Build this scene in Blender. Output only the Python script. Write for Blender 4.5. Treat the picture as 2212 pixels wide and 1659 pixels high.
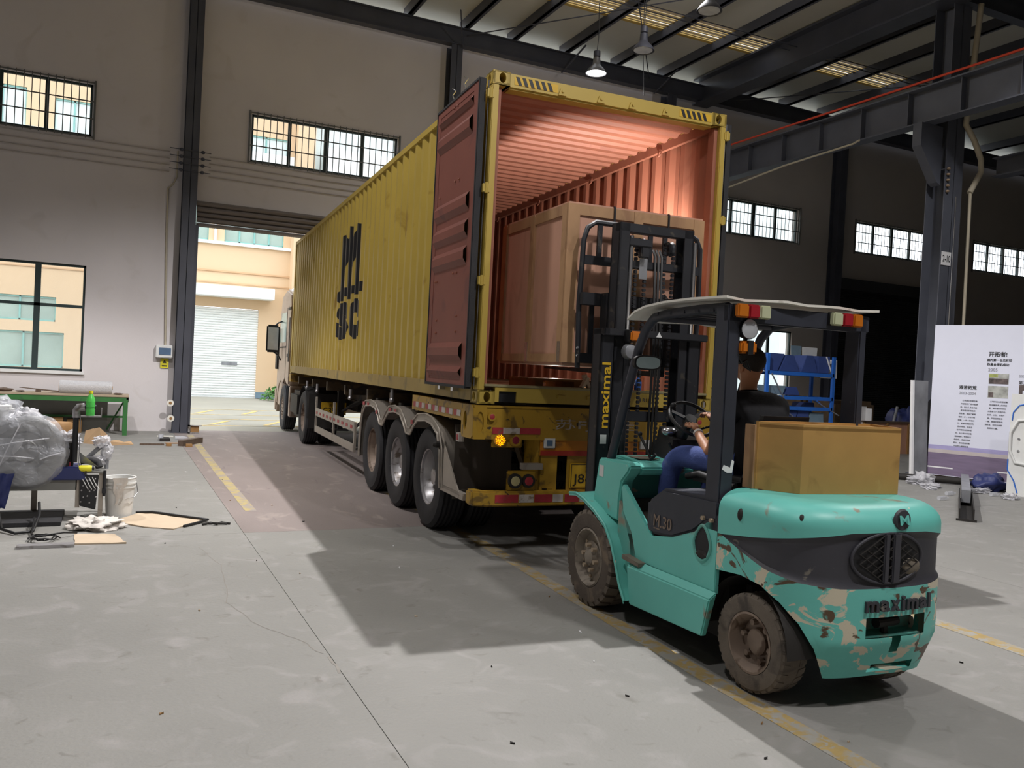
import bpy, bmesh, math, random
from mathutils import Vector, Matrix, noise
import numpy as np
random.seed(7)
PI = math.pi
D = bpy.data
for o in list(D.objects): D.objects.remove(o, do_unlink=True)
C = bpy.context.scene.collection
TH = 0.0538                      # the truck stands a little askew to the hall (hall axes = world axes)
CT, ST = math.cos(TH), math.sin(TH)
def t2w(p):                      # truck frame -> world
    return Vector((p[0]*CT + p[1]*ST, -p[0]*ST + p[1]*CT, p[2] if len(p) > 2 else 0))

# ------------------------------------------------------------------ camera
F = 1805.7; YAW, PITCH, ROLL = -0.390435, -0.0159177, 0.0506546
cy, sy, cp, sp = math.cos(YAW), math.sin(YAW), math.cos(PITCH), math.sin(PITCH)
fwd = Vector((-sy*cp, cy*cp, sp)); rgt = Vector((cy, sy, 0)); upv = rgt.cross(fwd)
r_ = rgt*math.cos(ROLL) + upv*math.sin(ROLL); u_ = -rgt*math.sin(ROLL) + upv*math.cos(ROLL)
fwd, r_, u_ = t2w(fwd), t2w(r_), t2w(u_)
cam = D.cameras.new('camera'); co = D.objects.new('camera', cam); C.objects.link(co)
pos = t2w((-2.49156, -6.82998, 1.65121))
M4 = Matrix((( r_.x, u_.x, -fwd.x, pos.x), (r_.y, u_.y, -fwd.y, pos.y), (r_.z, u_.z, -fwd.z, pos.z), (0,0,0,1)))
co.matrix_world = M4
cam.sensor_width = 36; cam.lens = F*36/2212; cam.clip_end = 300; cam.clip_start = 0.05
bpy.context.scene.camera = co
# ------------------------------------------------------------------ exposure, world, lights
S = bpy.context.scene
S.view_settings.view_transform = 'Standard'; S.view_settings.look = 'None'
S.view_settings.gamma = 1; S.view_settings.use_curve_mapping = False
S.view_settings.exposure = 0.0
W = D.worlds.new('sky'); S.world = W; W.use_nodes = True
bg = W.node_tree.nodes['Background']; bg.inputs[0].default_value = (0.86, 0.93, 1.0, 1); bg.inputs[1].default_value = 3.5
def lamp(kind, p, power, color=(1,1,1), size=0.12, aim=None, cone=150, blend=0.35, name='light', sx=None, sy_=None):
    L = D.lights.new(name, kind); L.energy = power; L.color = color
    if kind == 'AREA': L.shape = 'RECTANGLE'; L.size = sx; L.size_y = sy_
    else: L.shadow_soft_size = size
    if kind == 'SPOT': L.spot_size = math.radians(cone); L.spot_blend = blend
    o = D.objects.new(name, L); C.objects.link(o); o.location = p
    o['kind'] = 'helper'
    if aim is not None: o.rotation_euler = (Vector(aim)-Vector(p)).to_track_quat('-Z','Y').to_euler()
    return o
LAMP = (1.0, 0.97, 0.96)
A = t2w((1.14, 2.2, 8.4))
lamp('SPOT', A, 3400, LAMP, 0.03, (A.x, A.y, 0), 146, 0.35, 'hall_light')                    # pendant above the container
lamp('SPOT', (-4.2, -5.6, 8.3), 560, LAMP, 0.25, (-4.2,-5.6,0), 150, .4, 'hall_light')        # same row, behind the camera
lamp('SPOT', (-2.6, 2.4, 8.3), 760, LAMP, 0.25, (-2.6,2.4,0), 124, .2, 'hall_light')
lamp('SPOT', (4.5, -7.5, 8.3), 420, LAMP, 0.25, (4.5,-7.5,0), 150, .4, 'hall_light')
lamp('SPOT', (1.3, -6.6, 8.3), 1150, LAMP, 0.2, (1.3,-6.6,0), 150, .4, 'hall_light')
lamp('SPOT', (-4.6, 7.4, 8.3), 1500, LAMP, 0.2, (-4.6,7.4,0), 88, .35, 'hall_light')
lamp('SPOT', (6.35, 9.2, 8.17), 420, LAMP, 0.12, (6.35,9.2,0), 150, .4, 'hall_light')          # the lit pendant in view
lamp('SPOT', (9.2, 0.8, 8.3), 600, LAMP, 0.2, (9.2,.8,0), 140, .4, 'hall_light')
lamp('POINT', (1.2, -1.0, 8.9), 130, LAMP, 0.3, name='roof_fill_light'); lamp('POINT', (6.4, 6.0, 8.9), 90, LAMP, 0.3, name='roof_fill_light')   # added fill lights that brighten the roof
lamp('SPOT', t2w((2.02, .22, 2.62)), 420, (1.0, .95, .90), 0.04, t2w((1.85,2.7,4.15)), 112, .8, 'work_light')   # added spot lighting the container inside, its real source unseen
lamp('POINT', t2w((1.20, .98, 1.62)), 14, (1.0, .9, .75), 0.03, name='work_light')        # added fill light for the sill and the offcuts

# ------------------------------------------------------------------ materials
def lin(c):
    if isinstance(c, str):
        c = [int(c[i:i+2],16)/255 for i in (0,2,4)]
    return tuple(x/12.92 if x <= 0.04045 else ((x+0.055)/1.055)**2.4 for x in c) + (1,)
MATS = {}
def mat(name, col, rough=0.6, metal=0.0, var=0.10, vs=6.0, bump=0.0, bs=40.0, dirt=None, dscale=3.0, dthr=0.6, dsoft=0.06,
        spec=0.5, coat=0, dirt2=None, stretch=(1,1,1), ddist=1.0):
    m = D.materials.new(name); m.use_nodes = True; nt = m.node_tree; N = nt.nodes; Lk = nt.links
    b = N['Principled BSDF']; c = lin(col)
    b.inputs['Roughness'].default_value = rough; b.inputs['Metallic'].default_value = metal
    b.inputs['Specular IOR Level'].default_value = spec
    tc = N.new('ShaderNodeTexCoord'); mp = N.new('ShaderNodeMapping'); mp.inputs['Scale'].default_value = stretch
    Lk.new(tc.outputs['Object'], mp.inputs[0])
    def nz(scale, detail=5, dist=0.0):
        n = N.new('ShaderNodeTexNoise'); n.inputs['Scale'].default_value = scale; n.inputs['Detail'].default_value = detail
        n.inputs['Distortion'].default_value = dist
        Lk.new(mp.outputs[0], n.inputs['Vector']); return n
    n1 = nz(vs); rp = N.new('ShaderNodeValToRGB')
    rp.color_ramp.elements[0].position = .3; rp.color_ramp.elements[1].position = .7
    rp.color_ramp.elements[0].color = tuple(x*(1-var) for x in c[:3])+(1,)
    rp.color_ramp.elements[1].color = tuple(min(1,x*(1+var)) for x in c[:3])+(1,)
    Lk.new(n1.outputs['Fac'], rp.inputs[0]); out = rp.outputs[0]
    for k,(dc, sc, th, so) in enumerate([x for x in ((dirt, dscale, dthr, dsoft), dirt2) if x and x[0]]):
        n2 = nz(sc, 8, ddist); r2 = N.new('ShaderNodeValToRGB')
        r2.color_ramp.elements[0].position = th; r2.color_ramp.elements[1].position = min(1, th+so)
        r2.color_ramp.elements[0].color = (0,0,0,1); r2.color_ramp.elements[1].color = (1,1,1,1)
        Lk.new(n2.outputs['Fac'], r2.inputs[0])
        mx = N.new('ShaderNodeMix'); mx.data_type = 'RGBA'
        Lk.new(r2.outputs[0], mx.inputs['Factor']); Lk.new(out, mx.inputs['A']); mx.inputs['B'].default_value = lin(dc)
        out = mx.outputs['Result']
    Lk.new(out, b.inputs['Base Color'])
    if bump:
        n3 = nz(bs, 4); bp = N.new('ShaderNodeBump'); bp.inputs['Strength'].default_value = bump; bp.inputs['Distance'].default_value = 0.01
        Lk.new(n3.outputs['Fac'], bp.inputs['Height']); Lk.new(bp.outputs[0], b.inputs['Normal'])
    MATS[name] = m; return m
def emis(name, col, st):
    m = D.materials.new(name); m.use_nodes = True; b = m.node_tree.nodes['Principled BSDF']
    b.inputs['Base Color'].default_value = lin(col); b.inputs['Emission Color'].default_value = lin(col)
    b.inputs['Emission Strength'].default_value = st; MATS[name] = m; return m
def glassy(name, col, alpha, rough=0.15, bump=0.0, bs=30, spec=0.5):
    m = D.materials.new(name); m.use_nodes = True; nt = m.node_tree; N = nt.nodes; Lk = nt.links
    for n in list(N):
        if n.type == 'BSDF_PRINCIPLED': N.remove(n)
    o = N['Material Output']; tr = N.new('ShaderNodeBsdfTransparent'); pr = N.new('ShaderNodeBsdfPrincipled'); mx = N.new('ShaderNodeMixShader')
    pr.inputs['Base Color'].default_value = lin(col); pr.inputs['Roughness'].default_value = rough; pr.inputs['Specular IOR Level'].default_value = spec
    if bump:
        tc = N.new('ShaderNodeTexCoord'); n = N.new('ShaderNodeTexNoise'); n.inputs['Scale'].default_value = bs; n.inputs['Detail'].default_value = 4
        n.inputs['Distortion'].default_value = 1.2
        Lk.new(tc.outputs['Object'], n.inputs['Vector']); bp = N.new('ShaderNodeBump'); bp.inputs['Strength'].default_value = bump; bp.inputs['Distance'].default_value = .02
        Lk.new(n.outputs['Fac'], bp.inputs['Height']); Lk.new(bp.outputs[0], pr.inputs['Normal'])
    mx.inputs[0].default_value = alpha; Lk.new(tr.outputs[0], mx.inputs[1]); Lk.new(pr.outputs[0], mx.inputs[2]); Lk.new(mx.outputs[0], o.inputs[0])
    MATS[name] = m; return m

mat('concrete', '858480', .60, 0, .07, .9, .3, 45, '959290', 3.6, .54, .25, dirt2=('76746f', 7.5, .62, .14), spec=.35)
mat('concrete_brown', '847a77', .66, 0, .09, 1.4, .25, 60, '9a8f89', 3.4, .56, .16, dirt2=('71676a', 4.5, .64, .12), spec=.3, stretch=(1,.45,1))
mat('wire_grey', 'a8a29f', .8); mat('joint', '85817b', .9)
mat('line_paint', 'a08a58', .7, 0, .1, 8, 0, 40, '949189', 7, .46, .16, dirt2=('96948e', 18, .52, .10))
mat('line_paint_pale', 'aa9a6a', .7, 0, .08, 8, 0, 40, '948b84', 6, .43, .16)
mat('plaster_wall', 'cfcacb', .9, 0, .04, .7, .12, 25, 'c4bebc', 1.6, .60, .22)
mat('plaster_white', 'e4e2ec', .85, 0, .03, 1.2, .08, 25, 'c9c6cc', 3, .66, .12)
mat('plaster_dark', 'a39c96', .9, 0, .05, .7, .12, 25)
mat('steel_navy', '43454f', .5, .1, .12, 2.5)
mat('girder_grey', '565963', .55, .1, .12, 2.0)
mat('roof_sheet', 'b4b2aa', .7, 0, .06, .5)
mat('roof_dark', '4b4d4e', .8, 0, .06, .5)
mat('shutter_brown', '7d7570', .6, .2, .1, 4, stretch=(.3,1,6))
mat('shutter_dark', '2c2e31', .6, .1, .1, 4)
mat('frame_green', '2b3a3a', .5, .1, .05)
mat('bar_steel', '6a6a68', .5, .4, .08)
mat('orange_rail', 'd8482c', .55, 0, .12, 6)
mat('cream_pipe', 'b9b09c', .6, 0, .07, 5)
mat('white_plain', 'e8e8ea', .6, 0, .03)
mat('white_sheet', 'dedbd2', .7, 0, .07, 6, dirt='a39c8e', dscale=7, dthr=.6, dsoft=.15)
mat('mud_flap', '4b443e', .8, 0, .2, 3, stretch=(3,1,.4)); mat('black_rubber', '2c2c2f', .8, 0, .15, 8, .2, 90)
mat('black_paint', '1c1d21', .45, 0, .15, 5)
mat('hose_black', '161618', .5)
mat('ink', '15161a', .5, 0, 0)
mat('ink_grey', '4a4a52', .6, 0, 0)
mat('ink_pale', '8b8b93', .6, 0, 0)
mat('container_yellow', 'b39a45', .48, .0, .07, 1.5, 0, 40, '93762a', 2.2, .63, .1)
mat('container_rail', '9c8440', .55, 0, .10, 3, 0, 40, '6f6238', 3, .56, .12)
mat('container_red', '945c47', .6, 0, .06, 2.0, 0, 40, '87513e', 3, .6, .1)
mat('door_red_shaded', '7f483d', .6, 0, .07, 2.0, 0, 40, '70403a', 3, .6, .1); mat('container_floor', '6b4a30', .7, 0, .15, 4, stretch=(6,1,1))  # door skin: the container red darkened for the dimmer light there
mat('sill_metal', '9d9470', .45, .3, .1, 6)
mat('trailer_yellow', 'a27f24', .5, 0, .10, 3, 0, 40, '6c5422', 4.5, .56, .08, dirt2=('3c3020', 11, .64, .06))
mat('trailer_dark', '4a3b26', .7, 0, .2, 4, 0, 40, '29241d', 4, .5, .1)
mat('red_tape', '9e2f38', .5, 0, .15, 15, 0, 40, '7c4a3c', 12, .60, .1)
mat('white_tape', 'b9b1ab', .5, 0, .12, 15, 0, 40, '8a7f6e', 14, .56, .1)
mat('band_orange', 'c07a1a', .5, 0, .12, 4, 0, 40, '8a5a22', 5, .6, .1)
mat('band_red', 'a33022', .5, 0, .15, 4, 0, 40, '74301f', 5, .58, .1)
mat('mudguard_grey', 'a39b91', .45, .35, .08, 4, 0, 40, '847870', 5, .58, .15)
mat('rim_steel', 'aaa8aa', .38, .7, .12, 5, 0, 40, '6c645c', 7, .56, .1)
mat('rim_rust', '8b7b6e', .6, .3, .15, 6, 0, 40, '5d4c40', 7, .52, .1)
mat('chassis_black', '24211f', .7, .1, .2, 5)
mat('cab_paint', 'a59384', .5, 0, .10, 3, 0, 40, '84705f', 5, .57, .12)
mat('plate_yellow', 'cda526', .5, 0, .06, 10)
mat('teal', '6cc6bb', .42, 0, .05, 2.5, .05, 30, '8f8a78', 3.2, .655, .05, dirt2=('d8d3bd', 9, .70, .02), ddist=.6)
mat('teal_worn', '6cc6bb', .42, 0, .05, 2.5, .05, 30, 'd3cbb4', 5.0, .57, .02, dirt2=('5c4734', 4.4, .60, .03), ddist=1.4, stretch=(1,1,1.6))
mat('teal_dusty', '62aca1', .6, 0, .08, 3, .05, 30, '8d8878', 4, .50, .16)
mat('navy_plastic', '33363f', .55, 0, .12, 4, .06, 60, '4c4d50', 5, .62, .14)
mat('charcoal', '3b3b42', .55, 0, .12, 4, .08, 50, '77726a', 9, .68, .05)
mat('guard_steel', '30333d', .5, .05, .15, 6, 0, 40, '585a60', 9, .68, .06)
mat('mast_steel', '25262b', .5, .2, .2, 6, 0, 40, '4a453e', 8, .62, .1)
mat('chrome', 'bfc0c4', .25, .9, .05)
mat('dusty_rubber', '6b6258', .85, 0, .16, 7, .25, 70, '4a443f', 6, .52, .15)
mat('dusty_rim', '8d8478', .75, .1, .12, 8, .1, 50, '655c52', 8, .52, .12)
mat('rubber_side', '554c44', .85, 0, .16, 7, .2, 70, '77695a', 6, .55, .12)
mat('floor_plate', '7a7266', .7, .2, .15, 9, .2, 80)
mat('amber_glass', 'c06c1a', .3, 0, .05); mat('red_glass', '9c1f2a', .3, 0, .05); mat('clear_glass', 'b9bd9c', .3, 0, .05)
mat('amber_dull', '8a6a2c', .4); mat('red_dull', '7c2034', .4); mat('lens_cream', 'c2b888', .35)
mat('lens_grey', 'c9ccd2', .15, .3)
mat('plywood_pink', 'bc8f79', .62, 0, .07, 5, 0, 40, 'a67e68', 4, .56, .14, stretch=(1,1,.3))
mat('timber_pink', 'a8835f', .65, 0, .12, 7, 0, 40, '957052', 6, .55, .14, stretch=(1,1,.5))
mat('plywood_old', 'b98d50', .6, 0, .13, 3.2, 0, 40, '8f6a38', 3.5, .57, .16, dirt2=('c29a5c', 8, .66, .08))
mat('skin', 'b5805f', .55, 0, .06, 12); mat('hair', '221d1b', .8, 0, .2, 60, .5, 200)
mat('shirt_black', '17171c', .85, 0, .12, 9, .2, 30)
mat('jeans', '4a5c9c', .85, 0, .22, 7, .3, 60, '6c7cab', 6, .60, .14)
mat('seat_vinyl', '1d1d1f', .4, 0, .1)
mat('cardboard', 'b99a77', .8, 0, .08, 5); mat('cardboard_pale', 'bfac94', .8, 0, .05, 5)
mat('bench_green', '2f6a33', .55, 0, .12, 5, 0, 40, '2c5a34', 6, .58, .1); mat('bench_top', 'a6957f', .7, 0, .08, 5)
mat('wood_dark', '5a4a3e', .7, 0, .2, 8, stretch=(6,1,1)); mat('wood_brown', '8e6a3e', .7, 0, .15, 6)
mat('pvc_white', 'd9d9d6', .4); mat('rag', 'cfc9c2', .9, 0, .12, 10, .4, 30)
mat('blue_rack', '2b68c4', .45, 0, .06); mat('blue_bin', '3b4d86', .5, 0, .08, 5); mat('blue_bin_dark', '2c3a66', .5); mat('grey_blue', '6f8594', .6)
mat('tray_blue', '2b3466', .5, 0, .1); mat('yellow_tool', 'e3dc2b', .5); mat('machine_grey', '80807c', .5, .3, .1, 5)
mat('poster_white', 'dfe2f2', .5, 0, .01); mat('poster_lilac', 'a9a3cf', .6, 0, .12, 3, stretch=(1,1,3)); mat('poster_sand', 'c2b9b8', .6, 0, .05)
mat('poster_mauve', '7a6c86', .6, 0, .14, 2.5, stretch=(1,1,7)); mat('photo_dark', '5a4f4e', .5, 0, .6, 12); mat('photo_pale', 'a9aba6', .5, 0, .35, 11)
mat('photo_green', '9aa35c', .5, 0, .3, 14); mat('panel_grey', '8d8f94', .4, .4, .25, 4, stretch=(1,1,.6)); mat('panel_white', 'd8d9d8', .5, 0, .03)
mat('peach_wall', 'd6b996', .85, 0, .03, .5); mat('peach_band', 'c9a47e', .85, 0, .03, .5); mat('ext_white', 'e9ebe8', .6, 0, .03, 1)
mat('ext_pale', 'cfd8d6', .3, 0, .06, 1); mat('ext_ground', '9b9689', .9, 0, .08, .5); mat('ext_glass', 'a3b5aa', .2, .2, .15, .8); mat('teal_frame', '7fb0a8', .5); mat('plant_green', '4f7a3a', .8, 0, .4, 9)
mat('hatch_yellow', 'd2b36a', .7, 0, .1, 4, dirt='9b9689', dscale=5, dthr=.55, dsoft=.1)
mat('sign_yellow', 'd9cf2a', .5); mat('box_blue_glass', '59708c', .2); mat('insulator', 'a08a72', .4)
mat('brown_bale', '6d5a45', .9, 0, .2, 5, .4, 20); mat('lamp_shell', '8b8b8e', .35, .7, .1)
mat('wrench_dark', '2e2c2b', .6, .3, .1)
emis('lamp_on', 'ffffff', 26); emis('amber_on', 'ffa400', 2.2)
glassy('window_glass', 'cfdcdc', .12, .05); glassy('wrap_film', 'c9ccd4', .36, .14, 1.0, 14, 1.0); glassy('bubble_wrap', 'd9dade', .72, .3, .8, 60)
glassy('bottle_green', '62dc66', .62, .12); glassy('skylight_film', 'e0c878', .30, .4); glassy('skylight_rib', 'b0903c', .86, .5); glassy('plastic_bag', 'dcdce2', .6, .22, .8, 30, .8); glassy('clear_plastic', 'd5d8e0', .4, .15, .5, 40, .8)
glassy('mirror_film', '9fb0b4', 1.0, .04, 0, 1, 1); MATS['mirror_film'].node_tree.nodes['Principled BSDF'].inputs['Metallic'].default_value = 1 if 'Principled BSDF' in MATS['mirror_film'].node_tree.nodes else 0

# ------------------------------------------------------------------ mesh builder
class B:
    def __init__(s): s.v = []; s.f = []
    def add(s, vs, fs):
        n = len(s.v); s.v += [tuple(v) for v in vs]; s.f += [tuple(i+n for i in f) for f in fs]; return s
    def box(s, x0, x1, y0, y1, z0, z1):
        if x0>x1: x0,x1=x1,x0
        if y0>y1: y0,y1=y1,y0
        if z0>z1: z0,z1=z1,z0
        return s.add([(x0,y0,z0),(x1,y0,z0),(x1,y1,z0),(x0,y1,z0),(x0,y0,z1),(x1,y0,z1),(x1,y1,z1),(x0,y1,z1)],
                     [(0,3,2,1),(4,5,6,7),(0,1,5,4),(1,2,6,5),(2,3,7,6),(3,0,4,7)])
    def hexa(s, p):   # p: 8 points, bottom ccw then top ccw
        return s.add(p, [(0,3,2,1),(4,5,6,7),(0,1,5,4),(1,2,6,5),(2,3,7,6),(3,0,4,7)])
    def beam(s, p0, p1, w, h, up=(0,0,1)):
        p0, p1 = Vector(p0), Vector(p1); d = (p1-p0).normalized(); up = Vector(up)
        if abs(d.dot(up)) > .98: up = Vector((0,1,0))
        sx = d.cross(up).normalized()*w/2; su = sx.cross(d).normalized()*h/2
        return s.hexa([p0-sx-su, p0+sx-su, p1+sx-su, p1-sx-su, p0-sx+su, p0+sx+su, p1+sx+su, p1-sx+su])
    def tube(s, pts, r, n=10, closed=False, cap=True):
        pts = [Vector(p) for p in pts]; m = len(pts); R = r if isinstance(r,(list,tuple)) else [r]*m
        t0 = (pts[1]-pts[0]).normalized(); nv = t0.orthogonal().normalized(); vs = []
        for i,p in enumerate(pts):
            a = pts[i-1] if (i>0 or closed) else pts[0]; b = pts[(i+1)%m] if (i<m-1 or closed) else pts[-1]
            t = (b-a).normalized() if (b-a).length>1e-9 else t0
            nv = (nv - t*nv.dot(t)).normalized(); bn = t.cross(nv)
            for k in range(n):
                a_ = 2*PI*k/n; vs.append(p + (nv*math.cos(a_)+bn*math.sin(a_))*R[i])
        fs = []
        for i in range(m if closed else m-1):
            for k in range(n):
                fs.append((i*n+k, i*n+(k+1)%n, ((i+1)%m)*n+(k+1)%n, ((i+1)%m)*n+k))
        if cap and not closed: fs += [tuple(range(n-1,-1,-1)), tuple((m-1)*n+k for k in range(n))]
        return s.add(vs, fs)
    def cyl(s, p0, p1, r, n=16, r1=None): return s.tube([p0,p1],[r, r if r1 is None else r1], n)
    def lathe(s, prof, o=(0,0,0), axis='z', n=24, cap=True):   # prof: (radius, along)
        o = Vector(o); vs = []; fs = []
        for r,a in prof:
            for k in range(n):
                t = 2*PI*k/n; c_, s_ = r*math.cos(t), r*math.sin(t)
                vs.append(o + (Vector((c_,s_,a)) if axis=='z' else Vector((a,c_,s_)) if axis=='x' else Vector((s_,a,c_))))
        for i in range(len(prof)-1):
            for k in range(n): fs.append((i*n+k, i*n+(k+1)%n, (i+1)*n+(k+1)%n, (i+1)*n+k))
        if cap: fs += [tuple(range(n-1,-1,-1)), tuple((len(prof)-1)*n+k for k in range(n))]
        return s.add(vs, fs)
    def prism(s, poly, axis, a, b):
        n = len(poly)
        def P(u,v,w): return {'x':(w,u,v),'y':(u,w,v),'z':(u,v,w)}[axis]
        return s.add([P(u,v,a) for u,v in poly]+[P(u,v,b) for u,v in poly],
            [tuple(range(n-1,-1,-1)), tuple(range(n,2*n))]+[(i,(i+1)%n,(i+1)%n+n,i+n) for i in range(n)])
    def ball(s, c, r, n=14, m=9):
        c = Vector(c); r = Vector((r,r,r)) if not isinstance(r,(tuple,Vector)) else Vector(r)
        vs = [c+Vector((0,0,-r.z))]; fs = []
        for i in range(1,m):
            ph = -PI/2+PI*i/m
            for k in range(n): vs.append(c+Vector((r.x*math.cos(ph)*math.cos(2*PI*k/n), r.y*math.cos(ph)*math.sin(2*PI*k/n), r.z*math.sin(ph))))
        vs.append(c+Vector((0,0,r.z)))
        for k in range(n): fs.append((0,1+(k+1)%n,1+k))
        for i in range(m-2):
            for k in range(n): fs.append((1+i*n+k,1+i*n+(k+1)%n,1+(i+1)*n+(k+1)%n,1+(i+1)*n+k))
        L = 1+(m-2)*n
        for k in range(n): fs.append((L+k, L+(k+1)%n, len(vs)-1))
        return s.add(vs, fs)
    def lump(s, c, r, seed=0, amp=.35, sc=1.6, n=26, m=16, flat=None):
        i0 = len(s.v); s.ball((0,0,0), 1.0, n, m); c = Vector(c); r = Vector(r)
        for i in range(i0, len(s.v)):
            v = Vector(s.v[i]); k = 1 + amp*noise.noise(v*sc+Vector((seed*7.1,seed*3.3,seed))) + amp*.5*noise.noise(v*sc*2.7+Vector((seed,9,2)))
            p = c + Vector((v.x*r.x, v.y*r.y, v.z*r.z))*k
            if flat is not None: p.z = max(p.z, flat)
            s.v[i] = tuple(p)
        return s
    def grid(s, rows, closed=False):
        m = len(rows); n = len(rows[0]); fs = []
        for i in range(m-1):
            for k in range(n if closed else n-1): fs.append((i*n+k, i*n+(k+1)%n, (i+1)*n+(k+1)%n, (i+1)*n+k))
        return s.add([p for r in rows for p in r], fs)
    def plate_hole(s, o, u, v, w, h, cu, cv, ru, rv, d, n=24):
        # flat plate w x h from corner o along u, v with an oval hole, thickness d against u x v
        o, u, v = Vector(o), Vector(u), Vector(v); nn = u.cross(v)*d; vs = []
        for k in range(n):
            t = 2*PI*(k+.5)/n; c_, s_ = math.cos(t), math.sin(t)
            e = (cu+ru*c_, cv+rv*s_)
            q = max(abs(c_), abs(s_)); a, b = c_/q, s_/q
            ou = cu + (a*(w-cu) if a>0 else a*cu); ov = cv + (b*(h-cv) if b>0 else b*cv)
            for z in (0,1):
                vs.append(o+u*e[0]+v*e[1]-nn*z); vs.append(o+u*ou+v*ov-nn*z)
        fs = []
        for k in range(n):
            a = 4*k; b = 4*((k+1)%n)
            fs += [(a,a+1,b+1,b),(a+2,b+2,b+3,a+3),(a,b,b+2,a+2),(a+1,a+3,b+3,b+1)]
        return s.add(vs, fs)
    def xf(s, mtx, i0=0):
        for i in range(i0, len(s.v)): s.v[i] = tuple(mtx @ Vector(s.v[i]))
        return s

OFF = {}; FR = {}
def smooth_mesh(me, ang=35):
    for p in me.polygons: p.use_smooth = True
    try: me.set_sharp_from_angle(angle=math.radians(ang))
    except Exception: pass
def obj(name, b, m, parent=None, smooth=None, bevel=0, frame=None, loc=None, mats=None, midx=None):
    off = Vector(OFF[parent.name]) if parent else (Vector(loc) if loc is not None else Vector((0,0,0)))
    me = D.meshes.new(name)
    me.from_pydata([tuple(Vector(v)-off) for v in b.v], [], b.f)
    me.materials.append(MATS[m] if isinstance(m,str) else m)
    if mats:
        for x in mats: me.materials.append(MATS[x])
        for i,k in enumerate(midx): me.polygons[i].material_index = k
    bm = bmesh.new(); bm.from_mesh(me); bmesh.ops.recalc_face_normals(bm, faces=bm.faces)
    if bevel: bmesh.ops.bevel(bm, geom=[e for e in bm.edges if e.is_manifold and e.calc_face_angle(0)>.6], offset=bevel, segments=2, affect='EDGES', clamp_overlap=True)
    bm.to_mesh(me); bm.free()
    if smooth is not None or bevel: smooth_mesh(me, smooth or 35)
    o = D.objects.new(name, me); C.objects.link(o)
    if parent: o.parent = parent; FR[o.name] = FR.get(parent.name,'H')
    else:
        fr = frame or 'H'; FR[o.name] = fr
        o.location = t2w(off) if fr=='T' else off
        if fr=='T': o.rotation_euler = (0,0,-TH)
    OFF[o.name] = off
    return o
def tag(o, label=None, cat=None, group=None, kind=None):
    if label: o['label'] = label
    if cat: o['category'] = cat
    if group: o['group'] = group
    if kind: o['kind'] = kind
    return o
def thing(name, label, cat, loc, frame='H', group=None, kind=None):
    o = D.objects.new(name, None); C.objects.link(o); o.empty_display_size = .1
    o.location = t2w(loc) if frame=='T' else loc
    if frame=='T': o.rotation_euler = (0,0,-TH)
    OFF[o.name] = Vector(loc); FR[o.name] = frame
    return tag(o, label, cat, group, kind)
def struct(name, b, m, **k): return tag(obj(name, b, m, **k), kind='structure')
def text_mesh(body, size, ext=0.0, bold=0.0, align='CENTER'):
    cu = D.curves.new('txt','FONT'); cu.body = body; cu.size = size; cu.extrude = ext; cu.offset = bold; cu.align_x = align; cu.align_y = 'CENTER'; cu.resolution_u = 3
    o = D.objects.new('txt', cu); C.objects.link(o); dg = bpy.context.evaluated_depsgraph_get(); dg.update()
    me = D.meshes.new_from_object(o.evaluated_get(dg)); D.objects.remove(o); vs = [v.co.copy() for v in me.vertices]; fs = [tuple(p.vertices) for p in me.polygons]
    D.meshes.remove(me); return vs, fs
def text(name, body, m, parent, o, u, v, w=None, h=None, size=1, ext=.001, bold=0, lift=.002):
    """flat lettering centred at o, reading along u, up v; fitted to w x h when given"""
    vs, fs = text_mesh(body, size, ext, bold)
    if not vs: return None
    xs = [q.x for q in vs]; ys = [q.y for q in vs]; cx, cy_ = (min(xs)+max(xs))/2, (min(ys)+max(ys))/2
    kx = w/(max(xs)-min(xs)) if w else 1; ky = h/(max(ys)-min(ys)) if h else (kx if w else 1)
    if h and not w: kx = ky
    o, u, v = Vector(o), Vector(u).normalized(), Vector(v).normalized(); n = u.cross(v)
    b = B(); b.add([o+u*(q.x-cx)*kx+v*(q.y-cy_)*ky+n*(q.z+lift) for q in vs], fs)
    return obj(name, b, m, parent)
def dup(root, delta=(0,0,0), rot=0, label=None):
    """copy a top-level thing with its parts and sub-parts; delta in world"""
    r = root.copy(); C.objects.link(r); r.location = Vector(root.location)+Vector(delta); r.rotation_euler = (0,0,root.rotation_euler[2]+rot)
    if label: r['label'] = label
    for ch in list(root.children):
        c = ch.copy(); C.objects.link(c); c.parent = r
        for g in list(ch.children):
            d = g.copy(); C.objects.link(d); d.parent = c
    OFF[r.name] = OFF[root.name]; return r
def X(v): return Vector(v)
#==MORE==
# ================================================================== THE SETTING
WY = 12.4
# floor: base slab with cast slabs on it, joints between
b = B().box(-16, 32, -16, WY+.3, -.30, -.006); floor = struct('floor', b, 'joint')
XL = [-16, -7.7, -1.70, 4.3, 10.3, 16.3, 22.3, 32]; YL = [-16, -10.5, -4.55, 1.45, WY+.3]
for i in range(len(XL)-1):
    for j in range(len(YL)-1):
        g = .002
        brown = (i in (2,) and j == 3)
        b = B().box(XL[i]+g, XL[i+1]-g, YL[j]+g, YL[j+1]-g, -.006, 0)
        obj('floor_slab', b, 'concrete_brown' if brown else 'concrete', floor)
def strip(name, pts, w, m, z=.0015):
    b = B(); L = []; R_ = []
    for i,p in enumerate(pts):
        a = X(pts[max(i-1,0)]); c = X(pts[min(i+1,len(pts)-1)]); d = (c-a).normalized(); n_ = Vector((-d.y,d.x))*w/2
        L.append((p[0]+n_.x,p[1]+n_.y,z)); R_.append((p[0]-n_.x,p[1]-n_.y,z))
    b.grid([L,R_]); return obj(name, b, m, floor)
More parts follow.
